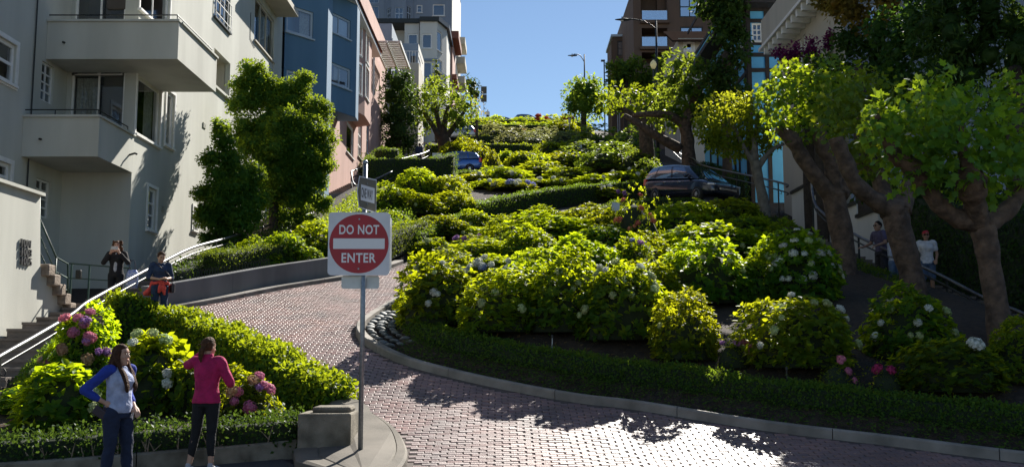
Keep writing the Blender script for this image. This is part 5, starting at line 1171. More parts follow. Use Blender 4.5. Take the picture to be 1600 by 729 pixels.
# ------------------------------------------------------------------ signs and street furniture
M['signwhite'] = surf('sign_white', (.74,.75,.77), (.66,.67,.69), 5, .45, .05)
M['signred'] = surf('sign_red', (.42,.012,.025), (.36,.010,.02), 6, .42, .05)
M['signtext'] = plain('sign_letter_white', (.80,.80,.80), .45)
M['signblack'] = plain('sign_black', (.06,.055,.045), .5)
M['signtan'] = plain('sign_tan', (.17,.15,.11), .5)  # even tan tone of the one way panel
M['signback'] = surf('sign_back', (.52,.54,.55), (.42,.44,.45), 8, .4, .05, metal=.4)
def rrect(w_, h_, r, n=5):
    o = []
    for cx, cy, a0 in ((w_/2-r,h_/2-r,0),(-w_/2+r,h_/2-r,90),(-w_/2+r,-h_/2+r,180),(w_/2-r,-h_/2+r,270)):
        for k in range(n+1): a = R(a0+90*k/n); o.append((cx+r*math.cos(a), cy+r*math.sin(a)))
    return o
def plate(name, poly, th, mat, parent, c, rz=0, out=0):
    """flat plate standing upright, facing -y before turning by rz; out = distance proud of centre plane"""
    m = MB(); c = Vector(c); rot = Matrix.Rotation(rz,3,'Z'); n = len(poly)
    f = [c+rot@Vector((x,-out-th,y)) for x,y in poly]; b = [c+rot@Vector((x,-out,y)) for x,y in poly]; m.v += f+b
    m.f.append(tuple(range(n))[::-1]); m.f.append(tuple(range(n,2*n)))
    for k in range(n): m.f.append((k,(k+1)%n,n+(k+1)%n,n+k))
    o = m.build(name, M[mat], parent); bm = bmesh.new(); bm.from_mesh(o.data); bmesh.ops.recalc_face_normals(bm, faces=bm.faces[:]); bm.to_mesh(o.data); bm.free(); return o
def disc(r, n=48): return [(r*math.cos(2*math.pi*k/n), r*math.sin(2*math.pi*k/n)) for k in range(n)]
def dne():
    x, y = -1.87, 12.5; zb = H(y)+.12; top = P(562,252,y).z
    t = thing('traffic_sign', 'red and white DO NOT ENTER sign on a steel post at the island', 'sign', (x,y,zb))
    m = MB(); m.tube([(x,y,zb-.3),(x,y,top-.03)], .031, 14); m.lathe((x,y,top-.035), [(.031,0),(.036,.005),(.034,.03),(.018,.05),(.004,.055)], 14); m.build('post', M['galv'], t, True)
    m = MB(); m.lathe((x,y,zb-.01), [(.075,0),(.07,.015),(.04,.02)], 14); m.build('base_plate', M['galv'], t)
    c = P(561,380.5,y-.05); c.x = P(561,380,y-.05).x; yaw = R(1.5)
    b = plate('sign_board', rrect(.775,.795,.05), .004, 'signwhite', t, c, yaw, .0)
    d = plate('red_disc', disc(.372), .0015, 'signred', b, c, yaw, .0045)
    br = plate('white_bar', rrect(.645,.132,.006), .0012, 'signtext', b, c, yaw, .0065)
    for s_, dz, wd in (('DO NOT',.178,.50),('ENTER',-.178,.43)):
        tx = text('lettering', s_, .165, .0006, M['signtext'], b, (0,0,0), (0,0,0), offset=.022)
        co = [v.co+WL[b] for v in tx.data.vertices]; w0 = max(v.x for v in co)-min(v.x for v in co); h0 = max(v.y for v in co)-min(v.y for v in co); mx = (max(v.x for v in co)+min(v.x for v in co))/2; my = (max(v.y for v in co)+min(v.y for v in co))/2
        rot = Matrix.Rotation(yaw,3,'Z')
        for v in tx.data.vertices:
            q = v.co+WL[b]; v.co = c+rot@Vector(((q.x-mx)*wd/w0, -.0068-(q.z), dz+(q.y-my)*.120/h0)) - WL[b]
    for dz in (.31,-.315):
        m = MB(); m.tube([c+Vector((0,-.005,dz)), c+Vector((0,-.014,dz))], .011, 10); m.build('bolt', M['galv'], b)
    k = P(563,440.5,y+.05); plate('lower_plate', rrect(.475,.165,.03), .004, 'signback', t, k, 0, 0)
    k2 = P(569,381,y+.06); plate('rear_sign', rrect(.70,.70,.05), .004, 'signback', t, k2, 0, 0)
    # one way sign turned to the side street
    o = P(569,303,y); yw = R(68); ob = plate('one_way_board', [(-.24,0),(-.19,.20),(.24,.22),(.24,-.22),(-.19,-.20)], .004, 'signwhite', t, o, yw, .036)
    pl = plate('one_way_panel', [(-.225,0),(-.18,.187),(.228,.205),(.228,-.205),(-.18,-.187)], .001, 'signtan', ob, o, yw, .0405)
    plate('arrow_panel', [(-.15,.10),(.19,.10),(.19,-.10),(-.15,-.10)], .001, 'signtext', ob, o, yw, .0418)
    tx = text('lettering', 'ONE WAY', .1, .0004, M['signblack'], ob, (0,0,0), (0,0,0), offset=.02); vs = tx.data.vertices; xs = [v.co.x for v in vs]; ys = [v.co.y for v in vs]; rot = Matrix.Rotation(yw,3,'Z')
    for v in vs:
        q = v.co.copy(); v.co = o+rot@Vector(((q.x-(max(xs)+min(xs))/2)*.28/(max(xs)-min(xs)), -.0432-(q.z+WL[ob].z), (q.y-(max(ys)+min(ys))/2)*.13/(max(ys)-min(ys)))) - WL[ob]
    for dz in (.13,-.13): MB().tube([o+rot@Vector((0,-.03,dz)), o+rot@Vector((0,-.048,dz))], .012, 8).build('bolt', M['galv'], ob)
dne()
def small_sign(label, u, v0, v1, D, wpx, hpx, mat='signwhite', n=1, yaw=0):
    b = P(u,v1,D); t_ = P(u,v0,D); k = D/F*1.02; g = gz(b.x,D)
    t = thing('small_sign', label, 'sign', (b.x,D,g)); MB().tube([(b.x,D,g-.1),(b.x,D,t_.z)], .04 if D > 40 else .02, 8).build('post', M['galv'], t)
    for i in range(n): plate('sign_board', rrect(wpx*k,hpx*k,.02), .01, mat, t, P(u,v0+hpx*(.5+1.05*i),D-.06), yaw)
small_sign('pair of pale sign plates on a post left of the blue car', 683,239,290,57,15,12, n=2, yaw=.2)
small_sign('small white marker plate beside the coral rose bush', 962,316,335,31,14,13, yaw=.5)
small_sign('small pale marker plate among the upper shrubs', 905,222,240,70,9,10, yaw=.4)
small_sign('narrow sign plate on a thin post near the crest', 890,184,205,112,5,8, yaw=.6)
small_sign('dark square sign backs on a pole against the sky', 756,135,180,140,9,12, 'signblack', 2)
small_sign('white street name blade over blue parking plates', 968,112,150,98,16,4, n=1)
small_sign('blue parking plates under the street name blade', 965,122,150,97,11,13, 'bluepaint', 1)
def lamp(label, u, vtop, D, head, vbase=None, armv=0):
    p = P(u,vtop,D); g = gz(p.x,D); t = thing('street_lamp', label, 'lamp', (p.x,D,g))
    MB().tube([(p.x,D,g-.2),(p.x,D,g+(p.z-g)*.5),(p.x,D,p.z)], [.13,.11,.08], 10).build('post', M['darkmetal'], t, True)
    e = P(head[0],head[1],D); k = D/F
    a0 = P(u,vtop+12 if armv == 0 else armv,D); MB().tube(cat([a0, a0.lerp(e,.35)+Vector((0,0,7*k)), a0.lerp(e,.8)+Vector((0,0,4.5*k)), e+Vector((.2,0,1*k))],6), .055, 8).build('arm', M['darkmetal'], t, True)
    m = MB(); s_ = 1 if head[0] > u else -1
    m.v = []; prof = [(-.75,.02,.02),(-.55,.16,.09),(-.2,.22,.13),(.15,.17,.10),(.5,.07,.06),(.6,.03,.03)]; n = 12; hd = e
    for (x, ry, rz_) in prof:
        for q in range(n):
            an = 2*math.pi*q/n; m.v.append(hd+Vector((-x*s_*-1*1.0, ry*math.cos(an), rz_*math.sin(an)*(1 if math.sin(an)>0 else .75))))
    for i in range(len(prof)-1):
        for q in range(n): m.f.append((i*n+q,i*n+(q+1)%n,(i+1)*n+(q+1)%n,(i+1)*n+q))
    m.build('lamp_head', M['darkmetal'], t, True)
    MB().lathe(hd+Vector((s_*-.0,0,-.17)), [(.04,0),(.13,.02),(.16,.10)], 12).build('lens', M['lens'], t, True)
    MB().tube([hd+Vector((0,0,.1)), hd+Vector((0,0,.26))], .05, 8).build('photocell', M['darkmetal'], t)
M['lens'] = plain('lamp_lens', (.5,.48,.42), .2)
lamp('tall cobra-head street lamp in front of the brown apartment block', 1025,32,82,(972,31),armv=45)
lamp('smaller cobra-head street lamp against the sky above the round tree', 913,85,128,(894,87),armv=97)
def lantern():
    D = 78; p = P(1021,108,D); g = gz(p.x,D); t = thing('lantern', 'glowing acorn lantern on a post beside the tall lamp', 'lamp', (p.x,D,g))
    MB().tube([(p.x,D,g-.2),(p.x,D,p.z)], [.09,.07], 10).build('post', M['darkmetal'], t)
    MB().lathe(p, [(.06,0),(.14,.05),(.24,.25),(.27,.42),(.20,.58),(.10,.68),(.04,.76)], 14).build('globe', M['globe'], t, True); MB().lathe(p+Vector((0,0,.76)), [(.07,0),(.05,.06),(.015,.16)], 10).build('finial', M['darkmetal'], t)
M['globe'] = leafmat('lantern_globe', (.8,.74,.55), (.85,.78,.6), (.95,.85,.6), .6, .2)
lantern()
def short_lamp():
    p = P(944,95,120); g = gz(p.x,120); t = thing('street_lamp', 'short pole with a small box lamp near the crest', 'lamp', (p.x,120,g))
    MB().tube([(p.x,120,g-.2),(p.x,120,p.z)], .08, 8).build('post', M['darkmetal'], t); MB().box(p+Vector((-.15,0,0)),(.5,.3,.22)).build('lamp_head', M['darkmetal'], t, bevel=.04)
short_lamp()
for (u,v0,v1,lb) in ((862,526,566,'thin pale sprinkler stake in front of the cream-headed hydrangea'),(1228,576,612,'dark sprinkler stake behind the low box hedge'),(633,482,512,'thin stake among the leaves above the cobbles'),(1592,630,650,'short stake behind the hedge under the plane tree')):
    y = hit(u, v1)-.1; y = max(y, 13.2); p0 = P(u,v0,y); t = thing('sprinkler_stake', lb, 'stake', (p0.x,y,gz(p0.x,y)))
    MB().tube([(p0.x,y,gz(p0.x,y)-.1),(p0.x+.01,y,p0.z)], .011, 8).build('riser', M['galv'] if u in (862,633) else M['darkmetal'], t); MB().lathe((p0.x+.01,y,p0.z-.02), [(.016,0),(.022,.01),(.022,.045),(.012,.055)], 8).build('nozzle', M['darkmetal'], t)
def wire_edge():
    t = thing('wire_edging', 'black scalloped wire edging on top of the retaining wall', 'edging', (-7.2,24.4,H(24.4)+.6))
    pts = [Vector((x,y,H(y)+.60)) for x,y in dens([(-8.2,22.7),(-7.4,24.1),(-6.42,26.25)],6)]; m = MB()
    for i in range(len(pts)-1):
        for k in range(4):
            a = pts[i].lerp(pts[i+1],k/4); b = pts[i].lerp(pts[i+1],(k+1)/4); m.tube([a+Vector((0,0,-.02)),a+Vector((0,0,.1)),a.lerp(b,.5)+Vector((0,0,.17)),b+Vector((0,0,.1)),b+Vector((0,0,-.02))], .008, 4, False)
    m.build('wire', M['darkmetal'], t)
wire_edge()
# ------------------------------------------------------------------ vehicles
M['vanpaint'] = plain('van_paint', (.020,.030,.055), .25, .5, .5, 1.0)
M['bluepaintcar'] = plain('blue_car_paint', (.03,.14,.48), .28, .3, .5, 1.0)
M['silverpaint'] = plain('pale_car_paint', (.45,.47,.50), .3, .4, .5, 1.0)
M['carglass'] = glassmat('car_glass', (.02,.02,.02), .22, .02)
M['carcabin'] = plain('cabin_trim', (.02,.018,.016), .8)
M['tyre'] = plain('tyre_rubber', (.02,.02,.02), .85)
M['rim'] = plain('alloy_rim', (.5,.5,.52), .3, .9)
M['chrome'] = plain('chrome_trim', (.7,.7,.7), .12, 1.0)
M['taillight'] = plain('tail_light_red', (.6,.01,.01), .15, 0, .5, 1.0)
M['headlight'] = plain('headlight_glass', (.55,.57,.6), .08, .3, .5, 1.0)
def dglass(fac=.30):
    m, nt, b = newmat('tinted_glass'); b.inputs['Base Color'].default_value = (.012,.014,.016,1); b.inputs['Roughness'].default_value = .3
    gl = nt.nodes.new('ShaderNodeBsdfGlossy'); gl.inputs[0].default_value = (.75,.85,1,1); gl.inputs[1].default_value = .03; mx = nt.nodes.new('ShaderNodeMixShader'); mx.inputs[0].default_value = fac
    nt.links.new(b.outputs[0], mx.inputs[1]); nt.links.new(gl.outputs[0], mx.inputs[2]); nt.links.new(mx.outputs[0], nt.nodes['Material Output'].inputs[0]); return m
def car(label, loc, heading, pitch, paint, kind='van', detail=True, roll=0):
    """built along +x (front), then turned; kind sets the outline"""
    S = {'van': dict(low=[(-2.52,.88,.50,.98),(-2.42,.96,.30,1.06),(-1.6,1.0,.26,1.08),(0,1.0,.25,1.05),(1.3,1.0,.26,1.04),(1.75,.97,.27,1.0),(2.25,.90,.30,.90),(2.48,.72,.34,.74),(2.56,.50,.42,.60)], gb=[(-2.44,1.08),(-1.5,1.08),(0,1.05),(1.55,1.03)], gr=[(-2.12,1.66),(-1.5,1.73),(-.4,1.74),(.42,1.66)], hw=(.95,.72), wheels=(1.62,-1.42), wr=.345, cuts=[(.03,.30),(.335,.60),(.635,.90)]),
         'suv': dict(low=[(-2.20,.80,.55,.95),(-2.1,.90,.34,1.05),(-1.3,.93,.28,1.05),(0,.93,.27,1.0),(1.1,.93,.28,.99),(1.5,.90,.30,.95),(1.95,.82,.33,.86),(2.18,.62,.38,.72)], gb=[(-2.1,1.08),(-1.2,1.05),(0,1.0),(1.25,.98)], gr=[(-1.7,1.54),(-1.1,1.62),(-.3,1.62),(.3,1.54)], hw=(.88,.64), wheels=(1.36,-1.32), wr=.35, cuts=[(.06,.30),(.34,.60),(.64,.88)])}[kind]
    t = thing('parked_car' if kind != 'van' else 'minivan', label, 'car' if kind != 'van' else 'minivan', loc); t.rotation_euler = Euler((roll, -pitch, heading)); WL[t] = Vector()
    lw = S['low']; m = MB(); k = 0
    secs = []
    for x, hw, z0, z1 in lw:
        half = [(0,z0),(hw*.82,z0),(hw*.97,z0+.12),(hw,z0+(z1-z0)*.45),(hw*.99,z0+(z1-z0)*.78),(hw*.95,z1),(hw*.6,z1+.02),(0,z1+.035)]
        secs.append([(x,-y,z) for y,z in half]+[(x,y,z) for y,z in half[-2:0:-1]])
    n = len(secs[0])
    for s_ in secs: m.v += [Vector(q) for q in s_]
    for i in range(len(secs)-1):
        for j in range(n): m.f.append((i*n+j,i*n+(j+1)%n,(i+1)*n+(j+1)%n,(i+1)*n+j))
    m.f.append(tuple(reversed(range(n)))); m.f.append(tuple((len(secs)-1)*n+j for j in range(n)))
    b = m.build('body', M[paint], t, True); bm = bmesh.new(); bm.from_mesh(b.data); bmesh.ops.recalc_face_normals(bm, faces=bm.faces[:]); bm.to_mesh(b.data); bm.free()
    md = b.modifiers.new('s','SUBSURF'); md.levels = md.render_levels = 2
    gb, gr = S['gb'], S['gr']; wb, wr_ = S['hw']
    def ip(arr, s_):
        q = s_*(len(arr)-1); i = min(int(q), len(arr)-2); f = q-i; return arr[i][0]*(1-f)+arr[i+1][0]*f, arr[i][1]*(1-f)+arr[i+1][1]*f
    def side(s_, tt, sg, out=0):
        (x0,z0),(x1,z1) = ip(gb,s_),ip(gr,s_); bulge = .05*math.sin(math.pi*tt); w0 = wb*(1-.05*abs(2*s_-1)**3); w1 = wr_*(1-.06*abs(2*s_-1)**3)
        return Vector((x0+(x1-x0)*tt, sg*(w0+(w1-w0)*tt+bulge+out), z0+(z1-z0)*tt+out*.3))
    m = MB(); ns, ntt = 16, 6
    def grid(fn, a, c):
        b0 = len(m.v)
        for i in range(a+1):
            for j in range(c+1): m.v.append(fn(i/a,j/c))
        for i in range(a):
            for j in range(c): q = b0+i*(c+1)+j; m.f.append((q,q+1,q+c+2,q+c+1))
    for sg in (-1,1): grid(lambda s_,q,sg=sg: side(s_,q,sg), ns, ntt)
    roof = lambda s_, q: (lambda A,B: A.lerp(B,q)+Vector((0,0,.05*math.sin(math.pi*q))))(side(s_,1,-1),side(s_,1,1))
    grid(roof, ns, 8)
    front = lambda q, tt: (lambda A,B: A.lerp(B,q)+Vector((.10*math.sin(math.pi*q),0,.05*tt*math.sin(math.pi*q))))(side(1,tt,-1),side(1,tt,1))
    back = lambda q, tt: (lambda A,B: A.lerp(B,q)+Vector((-.06*math.sin(math.pi*q),0,.05*tt*math.sin(math.pi*q))))(side(0,tt,-1),side(0,tt,1))
    grid(front, 8, ntt); grid(back, 8, ntt)
    g = m.build('cabin', M[paint], t, True); bm = bmesh.new(); bm.from_mesh(g.data); bmesh.ops.remove_doubles(bm, verts=bm.verts[:], dist=.002); bmesh.ops.recalc_face_normals(bm, faces=bm.faces[:]); bm.to_mesh(g.data); bm.free()
    def panel(name, fn, a0, a1, b0, b1, nrm, mat='carglass', par=g, off=.012):
        mm = MB(); na, nb = 6, 4
        for i in range(na+1):
            for j in range(nb+1):
                q = fn(a0+(a1-a0)*i/na, b0+(b1-b0)*j/nb); mm.v.append(q+nrm*off)
        for i in range(na):
            for j in range(nb): k_ = i*(nb+1)+j; mm.f.append((k_,k_+1,k_+nb+2,k_+nb+1))
        return mm.build(name, M[mat], par, True)
    M['darkglass'] = M.get('darkglass') or dglass()
    M['wsglass'] = M.get('wsglass') or dglass(.6)
    ws = panel('windscreen', front, .05, .95, .06, .93, Vector((.8,0,.6)).normalized(), 'wsglass')
    panel('rear_window', back, .08, .92, .1, .85, Vector((-1,0,.3)).normalized(), 'darkglass')
    for sg in (-1,1):
        for a0, a1 in S['cuts']: 
            w_ = panel('side_window', lambda s_,q,sg=sg: side(s_,q,sg), a0, a1, .08, .84, Vector((0,sg,.25)).normalized(), 'darkglass')
        c = [side(q,.05,sg,.016) for q in np.linspace(.03,.93,14)]; MB().tube(c, .012, 6).build('window_trim', M['chrome'], g)
        c = [side(q,.87,sg,.012) for q in np.linspace(.03,.90,14)]; MB().tube(c, .010, 6).build('window_trim', M['chrome'], g)
        mp = side(.86,.05,sg,.10); mo = MB(); mo.lathe((0,0,0), [(.03,-.075),(.085,-.05),(.10,0),(.085,.06),(.03,.08)], 12)
        mo.v = [Vector((v.x*.75+mp.x, v.y*1.15+mp.y+sg*.03, v.z+mp.z+.05)) for v in mo.v]; mo.build('mirror', M[paint], t, True)
        for hx in ((.35,-.75) if kind == 'van' else (.25,-.6)):
            mo = MB(); mo.tube([(hx-.12,sg*1.0*(wb+.05),.90),(hx,sg*(wb+.085),.905),(hx+.12,sg*(wb+.05),.91)], .018, 8); mo.build('door_handle', M['chrome'], t, True)
        xr = lw[0][0]; tl = MB(); tl.box((xr+.12,sg*.86,.95),(.20,.16,.34)); tl.build('tail_light', M['taillight'], t, bevel=.05)
        xf = lw[-1][0]; hl = MB(); hl.v = []; hl.box((xf-.30,sg*.72,.79),(.34,.22,.13), -sg*.5); hl.build('headlight', M['headlight'], t, bevel=.05)
        for wx in S['wheels']:
            w_ = MB(); r_ = S['wr']; prof = [(r_*.62,-.11),(r_*.96,-.105),(r_,-.06),(r_,.06),(r_*.96,.105),(r_*.62,.11)]
            w_.lathe((0,0,0), prof, 24); w_.v = [Vector((wx+v.x, sg*(lw[3][1]-.11)+v.z, r_+v.y)) for v in w_.v]; wo = w_.build('wheel', M['tyre'], t, True)
            q = MB(); q.lathe((0,0,0), [(r_*.62,-.09),(r_*.64,.112),(r_*.5,.10),(r_*.12,.118),(.02,.12)], 20); q.v = [Vector((wx+v.x, sg*(lw[3][1]-.11)+sg*v.z, r_+v.y)) for v in q.v]; q.build('rim', M['rim'], wo, True)
            for kk in range(5):
                an = 2*math.pi*kk/5; q = MB(); cx, cz = wx+math.cos(an+.6)*r_*.36, r_+math.sin(an+.6)*r_*.36; q.box((cx, sg*(lw[3][1]-.11+.113), cz),(r_*.22,.012,r_*.22)); q.build('spoke_gap', M['tyre'], wo)
    gr_ = MB(); gr_.box((lw[-1][0]-.06,0,.62),(.10,.95,.12)); gr_.build('grille', M['chrome'], t, bevel=.03)
    WL[t] = Vector(loc)
    return t
vy = 44.6; vx = P(1078,300,vy).x
car('dark blue minivan with chrome window trim coming round the right hairpin', (vx,vy,H(vy)+.16), R(-62), -R(7), 'vanpaint', 'van', roll=R(-3))
sy = 71; sx = P(707,250,sy).x; car('bright blue hatchback with red tail light behind the clipped hedge', (sx,sy,P(707,239,sy).z-1.64), R(178), 0.0, 'bluepaintcar', 'suv')
for (u,y,hd,lb,pc,dz) in ((790,139,10,'blue car showing only its roof near the crest','bluepaintcar',.2),(826,141,8,'second blue car just above the other roof near the crest','bluepaintcar',.5),(712,100,175,'pale car roof above the upper left hedge','silverpaint',.1)):
    car(lb, (P(u,180,y).x,y,H(y)+dz), R(hd), 0, pc, 'suv')
# ------------------------------------------------------------------ people
M['skin'] = surf('skin', (.50,.29,.20), (.44,.25,.17), 10, .55, .05)
M['skin_tan'] = surf('skin_tan', (.36,.20,.13), (.31,.17,.11), 10, .55, .05)
def cloth(name, c, sc_=14): return surf(name, c, tuple(x*.72 for x in c), sc_, .9, .6, 22, bd=.03)
for nm, c in dict(raglan_body=(.42,.47,.66), raglan_sleeve=(.02,.05,.36), jeans=(.016,.026,.062), fleece=(.46,.012,.10), black=(.010,.010,.012), white=(.62,.62,.66), navy=(.025,.045,.10), coral=(.85,.09,.07), jacket=(.014,.013,.015), grey=(.5,.5,.53), mauve=(.10,.085,.16), denim=(.09,.14,.24), redcap=(.5,.02,.04), dkpants=(.03,.03,.04), palegrey=(.4,.42,.5)).items(): M['c_'+nm] = cloth('cloth_'+nm, c)
for nm, c in dict(brown=(.075,.032,.016), dark=(.030,.016,.010), auburn=(.10,.045,.02), black=(.012,.010,.009)).items(): M['h_'+nm] = surf('hair_'+nm, c, tuple(x*.5 for x in c), 30, .75, .9, 60, bd=.02, spec=.2)
M['phone'] = plain('phone_case', (.55,.50,.48), .3); M['leather'] = plain('leather_dark', (.03,.02,.03), .5); M['bagpl'] = surf('bag_print', (.55,.58,.66), (.10,.18,.55), 16, .5, .2)
M['shoe'] = plain('shoe_grey', (.35,.35,.38), .7); M['shoe_dark'] = plain('shoe_dark', (.03,.03,.035), .7); M['eye'] = plain('eye_dark', (.01,.008,.006), .2); M['lip'] = plain('lip', (.35,.10,.09), .5); M['shade'] = plain('sunglass', (.008,.008,.01), .1)
def ell(m, secs, n=20):
    """loft of ellipses: (cx,cy,z,rx,ry)"""
    b = len(m.v)
    for cx, cy, z, rx, ry in secs:
        for k in range(n): a = 2*math.pi*k/n; m.v.append(Vector((cx+rx*math.cos(a), cy+ry*math.sin(a), z)))
    for i in range(len(secs)-1):
        for k in range(n): m.f.append((b+i*n+k,b+i*n+(k+1)%n,b+(i+1)*n+(k+1)%n,b+(i+1)*n+k))
    m.f.append(tuple(b+k for k in reversed(range(n)))); m.f.append(tuple(b+(len(secs)-1)*n+k for k in range(n)))
def ball(m, c, r, n=10):
    r = r if hasattr(r,'__len__') else (r,r,r); c = Vector(c); ell_ = [(c.x,c.y,c.z+r[2]*math.sin(a),max(r[0]*math.cos(a),.0008),max(r[1]*math.cos(a),.0008)) for a in np.linspace(-math.pi/2,math.pi/2,n)]; ell(m, ell_, 14)
def limb(m, pts, rs):
    c = cat(pts, 5); L = len(c); r = [float(np.interp(i/(L-1)*(len(rs)-1), range(len(rs)), rs)) for i in range(L)]; m.tube(c, r, 14); ball(m, c[0], r[0]); ball(m, c[-1], r[-1])
def fuse(m, name, mat, parent, vox=.012, sm=4, noise=0):
    """union of overlapping shapes -> one continuous smooth surface"""
    me = bpy.data.meshes.new(name); me.from_pydata([tuple(v) for v in m.v], [], m.f); me.update(); tmp = bpy.data.objects.new('tmp', me); COL.objects.link(tmp)
    bm = bmesh.new(); bm.from_mesh(me); bmesh.ops.recalc_face_normals(bm, faces=bm.faces[:]); bm.to_mesh(me); bm.free()
    r = tmp.modifiers.new('r','REMESH'); r.mode = 'VOXEL'; r.voxel_size = vox; s_ = tmp.modifiers.new('s','SMOOTH'); s_.factor = .5; s_.iterations = sm
    dg = bpy.context.evaluated_depsgraph_get(); me2 = bpy.data.meshes.new_from_object(tmp.evaluated_get(dg)); bpy.data.objects.remove(tmp); me2.name = name; me2.materials.clear()
    if noise:
        co = np.empty(len(me2.vertices)*3); me2.vertices.foreach_get('co', co); co = co.reshape(-1,3); nn = np.empty_like(co).ravel(); me2.vertices.foreach_get('normal', nn); nn = nn.reshape(-1,3)
        d = noise*(np.sin(co[:,2]*34+co[:,0]*15+3*np.sin(co[:,1]*11+co[:,0]*9))*.6+np.sin(co[:,0]*40-co[:,2]*27+2*np.sin(co[:,2]*13))*.4); co += nn*d[:,None]; me2.vertices.foreach_set('co', co.ravel()); me2.update()
    return link(name, me2, M[mat], parent, True)
def hand(m, wr, el, sgn, curl=.6, dirv=None, s=1.0, palm=None):
    """palm, four fingers of unequal length and a thumb; wr wrist, el elbow"""
    wr, el = Vector(wr), Vector(el); d = Vector(dirv).normalized() if dirv is not None else (wr-el).normalized()
    up = Vector(palm) if palm is not None else Vector((0,0,1)); sd_ = d.cross(up); sd_ = sd_.normalized() if sd_.length > 1e-3 else Vector((1,0,0)); nrm = sd_.cross(d).normalized()
    pc = wr+d*.045*s; limb(m, [wr, pc+sd_*.014*s, pc+d*.04*s+sd_*.014*s], [.024*s,.024*s,.019*s]); limb(m, [wr, pc-sd_*.014*s, pc+d*.04*s-sd_*.014*s], [.024*s,.024*s,.019*s])
    for k, L in enumerate((.062,.072,.068,.052)):
        b = wr+d*.082*s+sd_*(.030-.020*k)*s; c1 = b+(d*math.cos(curl*.5)-nrm*math.sin(curl*.5))*L*.5*s; c2 = c1+(d*math.cos(curl*1.4)-nrm*math.sin(curl*1.4))*L*.45*s; limb(m, [b,c1,c2], [.0098*s,.009*s,.008*s])
    tb = wr+d*.03*s+sd_*.026*s*sgn; t1 = tb+(d*.6+sd_*.8*sgn).normalized()*.034*s; t2 = t1+(d*.9+sd_*.15*sgn-nrm*.3).normalized()*.028*s; limb(m, [tb,t1,t2], [.0125*s,.0108*s,.009*s])
def person(label, loc, rz, ht, pose, fit, group=None, vox=.010, cat_='person'):
    """front faces -y; x<0 is the person's right side. pose: joints in metres for a 1.65 m figure"""
    k = ht/1.65; t = thing('person', label, cat_, loc, group); WL[t] = Vector(); W_ = fit.get('w',1.0); skin = fit.get('skin','skin')
    g = lambda n, d: Vector(pose.get(n, d))
    hipz = .86; lean = Vector(pose.get('lean',(0,0,0)))     # shift of shoulders relative to hips
    sh = {-1: Vector((-.165*W_,0.0,1.355))+lean, 1: Vector((.165*W_,0.0,1.355))+lean}
    el = {-1: g('elR',(-.23,.03,1.07)), 1: g('elL',(.23,.03,1.07))}; wr = {-1: g('wrR',(-.25,-.08,.85)), 1: g('wrL',(.25,-.08,.85))}
    hp = {-1: Vector((-.088*W_,0,hipz)), 1: Vector((.088*W_,0,hipz))}; kn = {-1: g('knR',(-.10,-.02,.47)), 1: g('knL',(.10,-.02,.47))}; an = {-1: g('anR',(-.11,.02,.085)), 1: g('anL',(.11,.02,.085))}
    neck = Vector((0,.01,1.40))+lean; hc = g('head',(0,-.015,1.535))+lean; yaw = pose.get('yaw',0); pit = pose.get('pitch',0); hr = Euler((pit,0,yaw)).to_matrix()
    H_ = lambda x,y,z: hc+hr@Vector((x,y,z))
    sc_ = lambda m: setattr(m,'v',[v*k for v in m.v])
    # --- body (skin): head, neck, arms, hands, lower legs, feet, one surface
    m = MB(); hs = [(-.118,.028,.03,-.055),(-.10,.045,.05,-.035),(-.07,.057,.068,-.018),(-.03,.066,.083,-.006),(.01,.071,.090,0),(.05,.072,.092,.004),(.085,.060,.078,.007),(.108,.038,.05,.008),(.118,.01,.014,.008)]
    b = len(m.v); ell(m, [(0,yo,z,rx,ry) for z,rx,ry,yo in hs], 22)
    for i in range(b, len(m.v)): m.v[i] = hc+hr@m.v[i]
    limb(m, [H_(0,-.088,.012), H_(0,-.104,-.012), H_(0,-.108,-.026)], [.008,.010,.013]); ball(m, H_(0,-.088,-.062), (.024,.012,.010)); ball(m, H_(0,-.072,-.104), (.022,.018,.016))
    for s_ in (-1,1): ball(m, H_(s_*.072,.012,-.008), (.010,.018,.028)); ball(m, H_(s_*.04,-.066,-.032), (.02,.016,.018)); ball(m, H_(s_*.03,-.084,.032), (.02,.008,.006))
    limb(m, [neck-Vector((0,0,.06)), neck+Vector((0,0,.02)), H_(0,.015,-.06)], [.056,.05,.05])
    ell(m, [(lean.x*.0,lean.y*0,.84,.12*W_,.085),(lean.x*.4,lean.y*.4,1.02,.105*W_,.08),(lean.x*.8,lean.y*.8,1.22,.13*W_,.09),(lean.x,lean.y,1.34,.12*W_,.07),(lean.x,lean.y,1.38,.05,.05)])
    for s_ in (-1,1):
        limb(m, [sh[s_],(sh[s_]+el[s_])/2,el[s_]], [.046,.042,.036]); limb(m, [el[s_],el[s_].lerp(wr[s_],.35),wr[s_]], [.036,.036,.024])
        hand(m, wr[s_], el[s_], pose.get('thumb',{-1:-1,1:1})[s_], pose.get('curl',.6), pose.get('hand'+('R' if s_<0 else 'L')), 1.0, pose.get('palm'+('R' if s_<0 else 'L')))
        limb(m, [hp[s_],hp[s_].lerp(kn[s_],.5),kn[s_]], [.078,.066,.05]); limb(m, [kn[s_],kn[s_].lerp(an[s_],.3)+Vector((0,.012,0)),kn[s_].lerp(an[s_],.7),an[s_]], [.05,.053,.038,.033])
    sc_(m); body = fuse(m, 'body', skin, t, min(vox,.0075)*k, 2)
    # eyes, brows and mouth
    for s_ in (-1,1):
        e = MB(); ball(e, H_(s_*.030,-.083,.012), (.011,.006,.006), 6); sc_(e); e.build('eye', M['eye'], body, True)
        e = MB(); limb(e, [H_(s_*.016,-.092,.034), H_(s_*.032,-.091,.040), H_(s_*.050,-.078,.034)], [.004,.004,.003]); sc_(e); e.build('eyebrow', M['h_'+fit.get('hair','dark')], body, True)
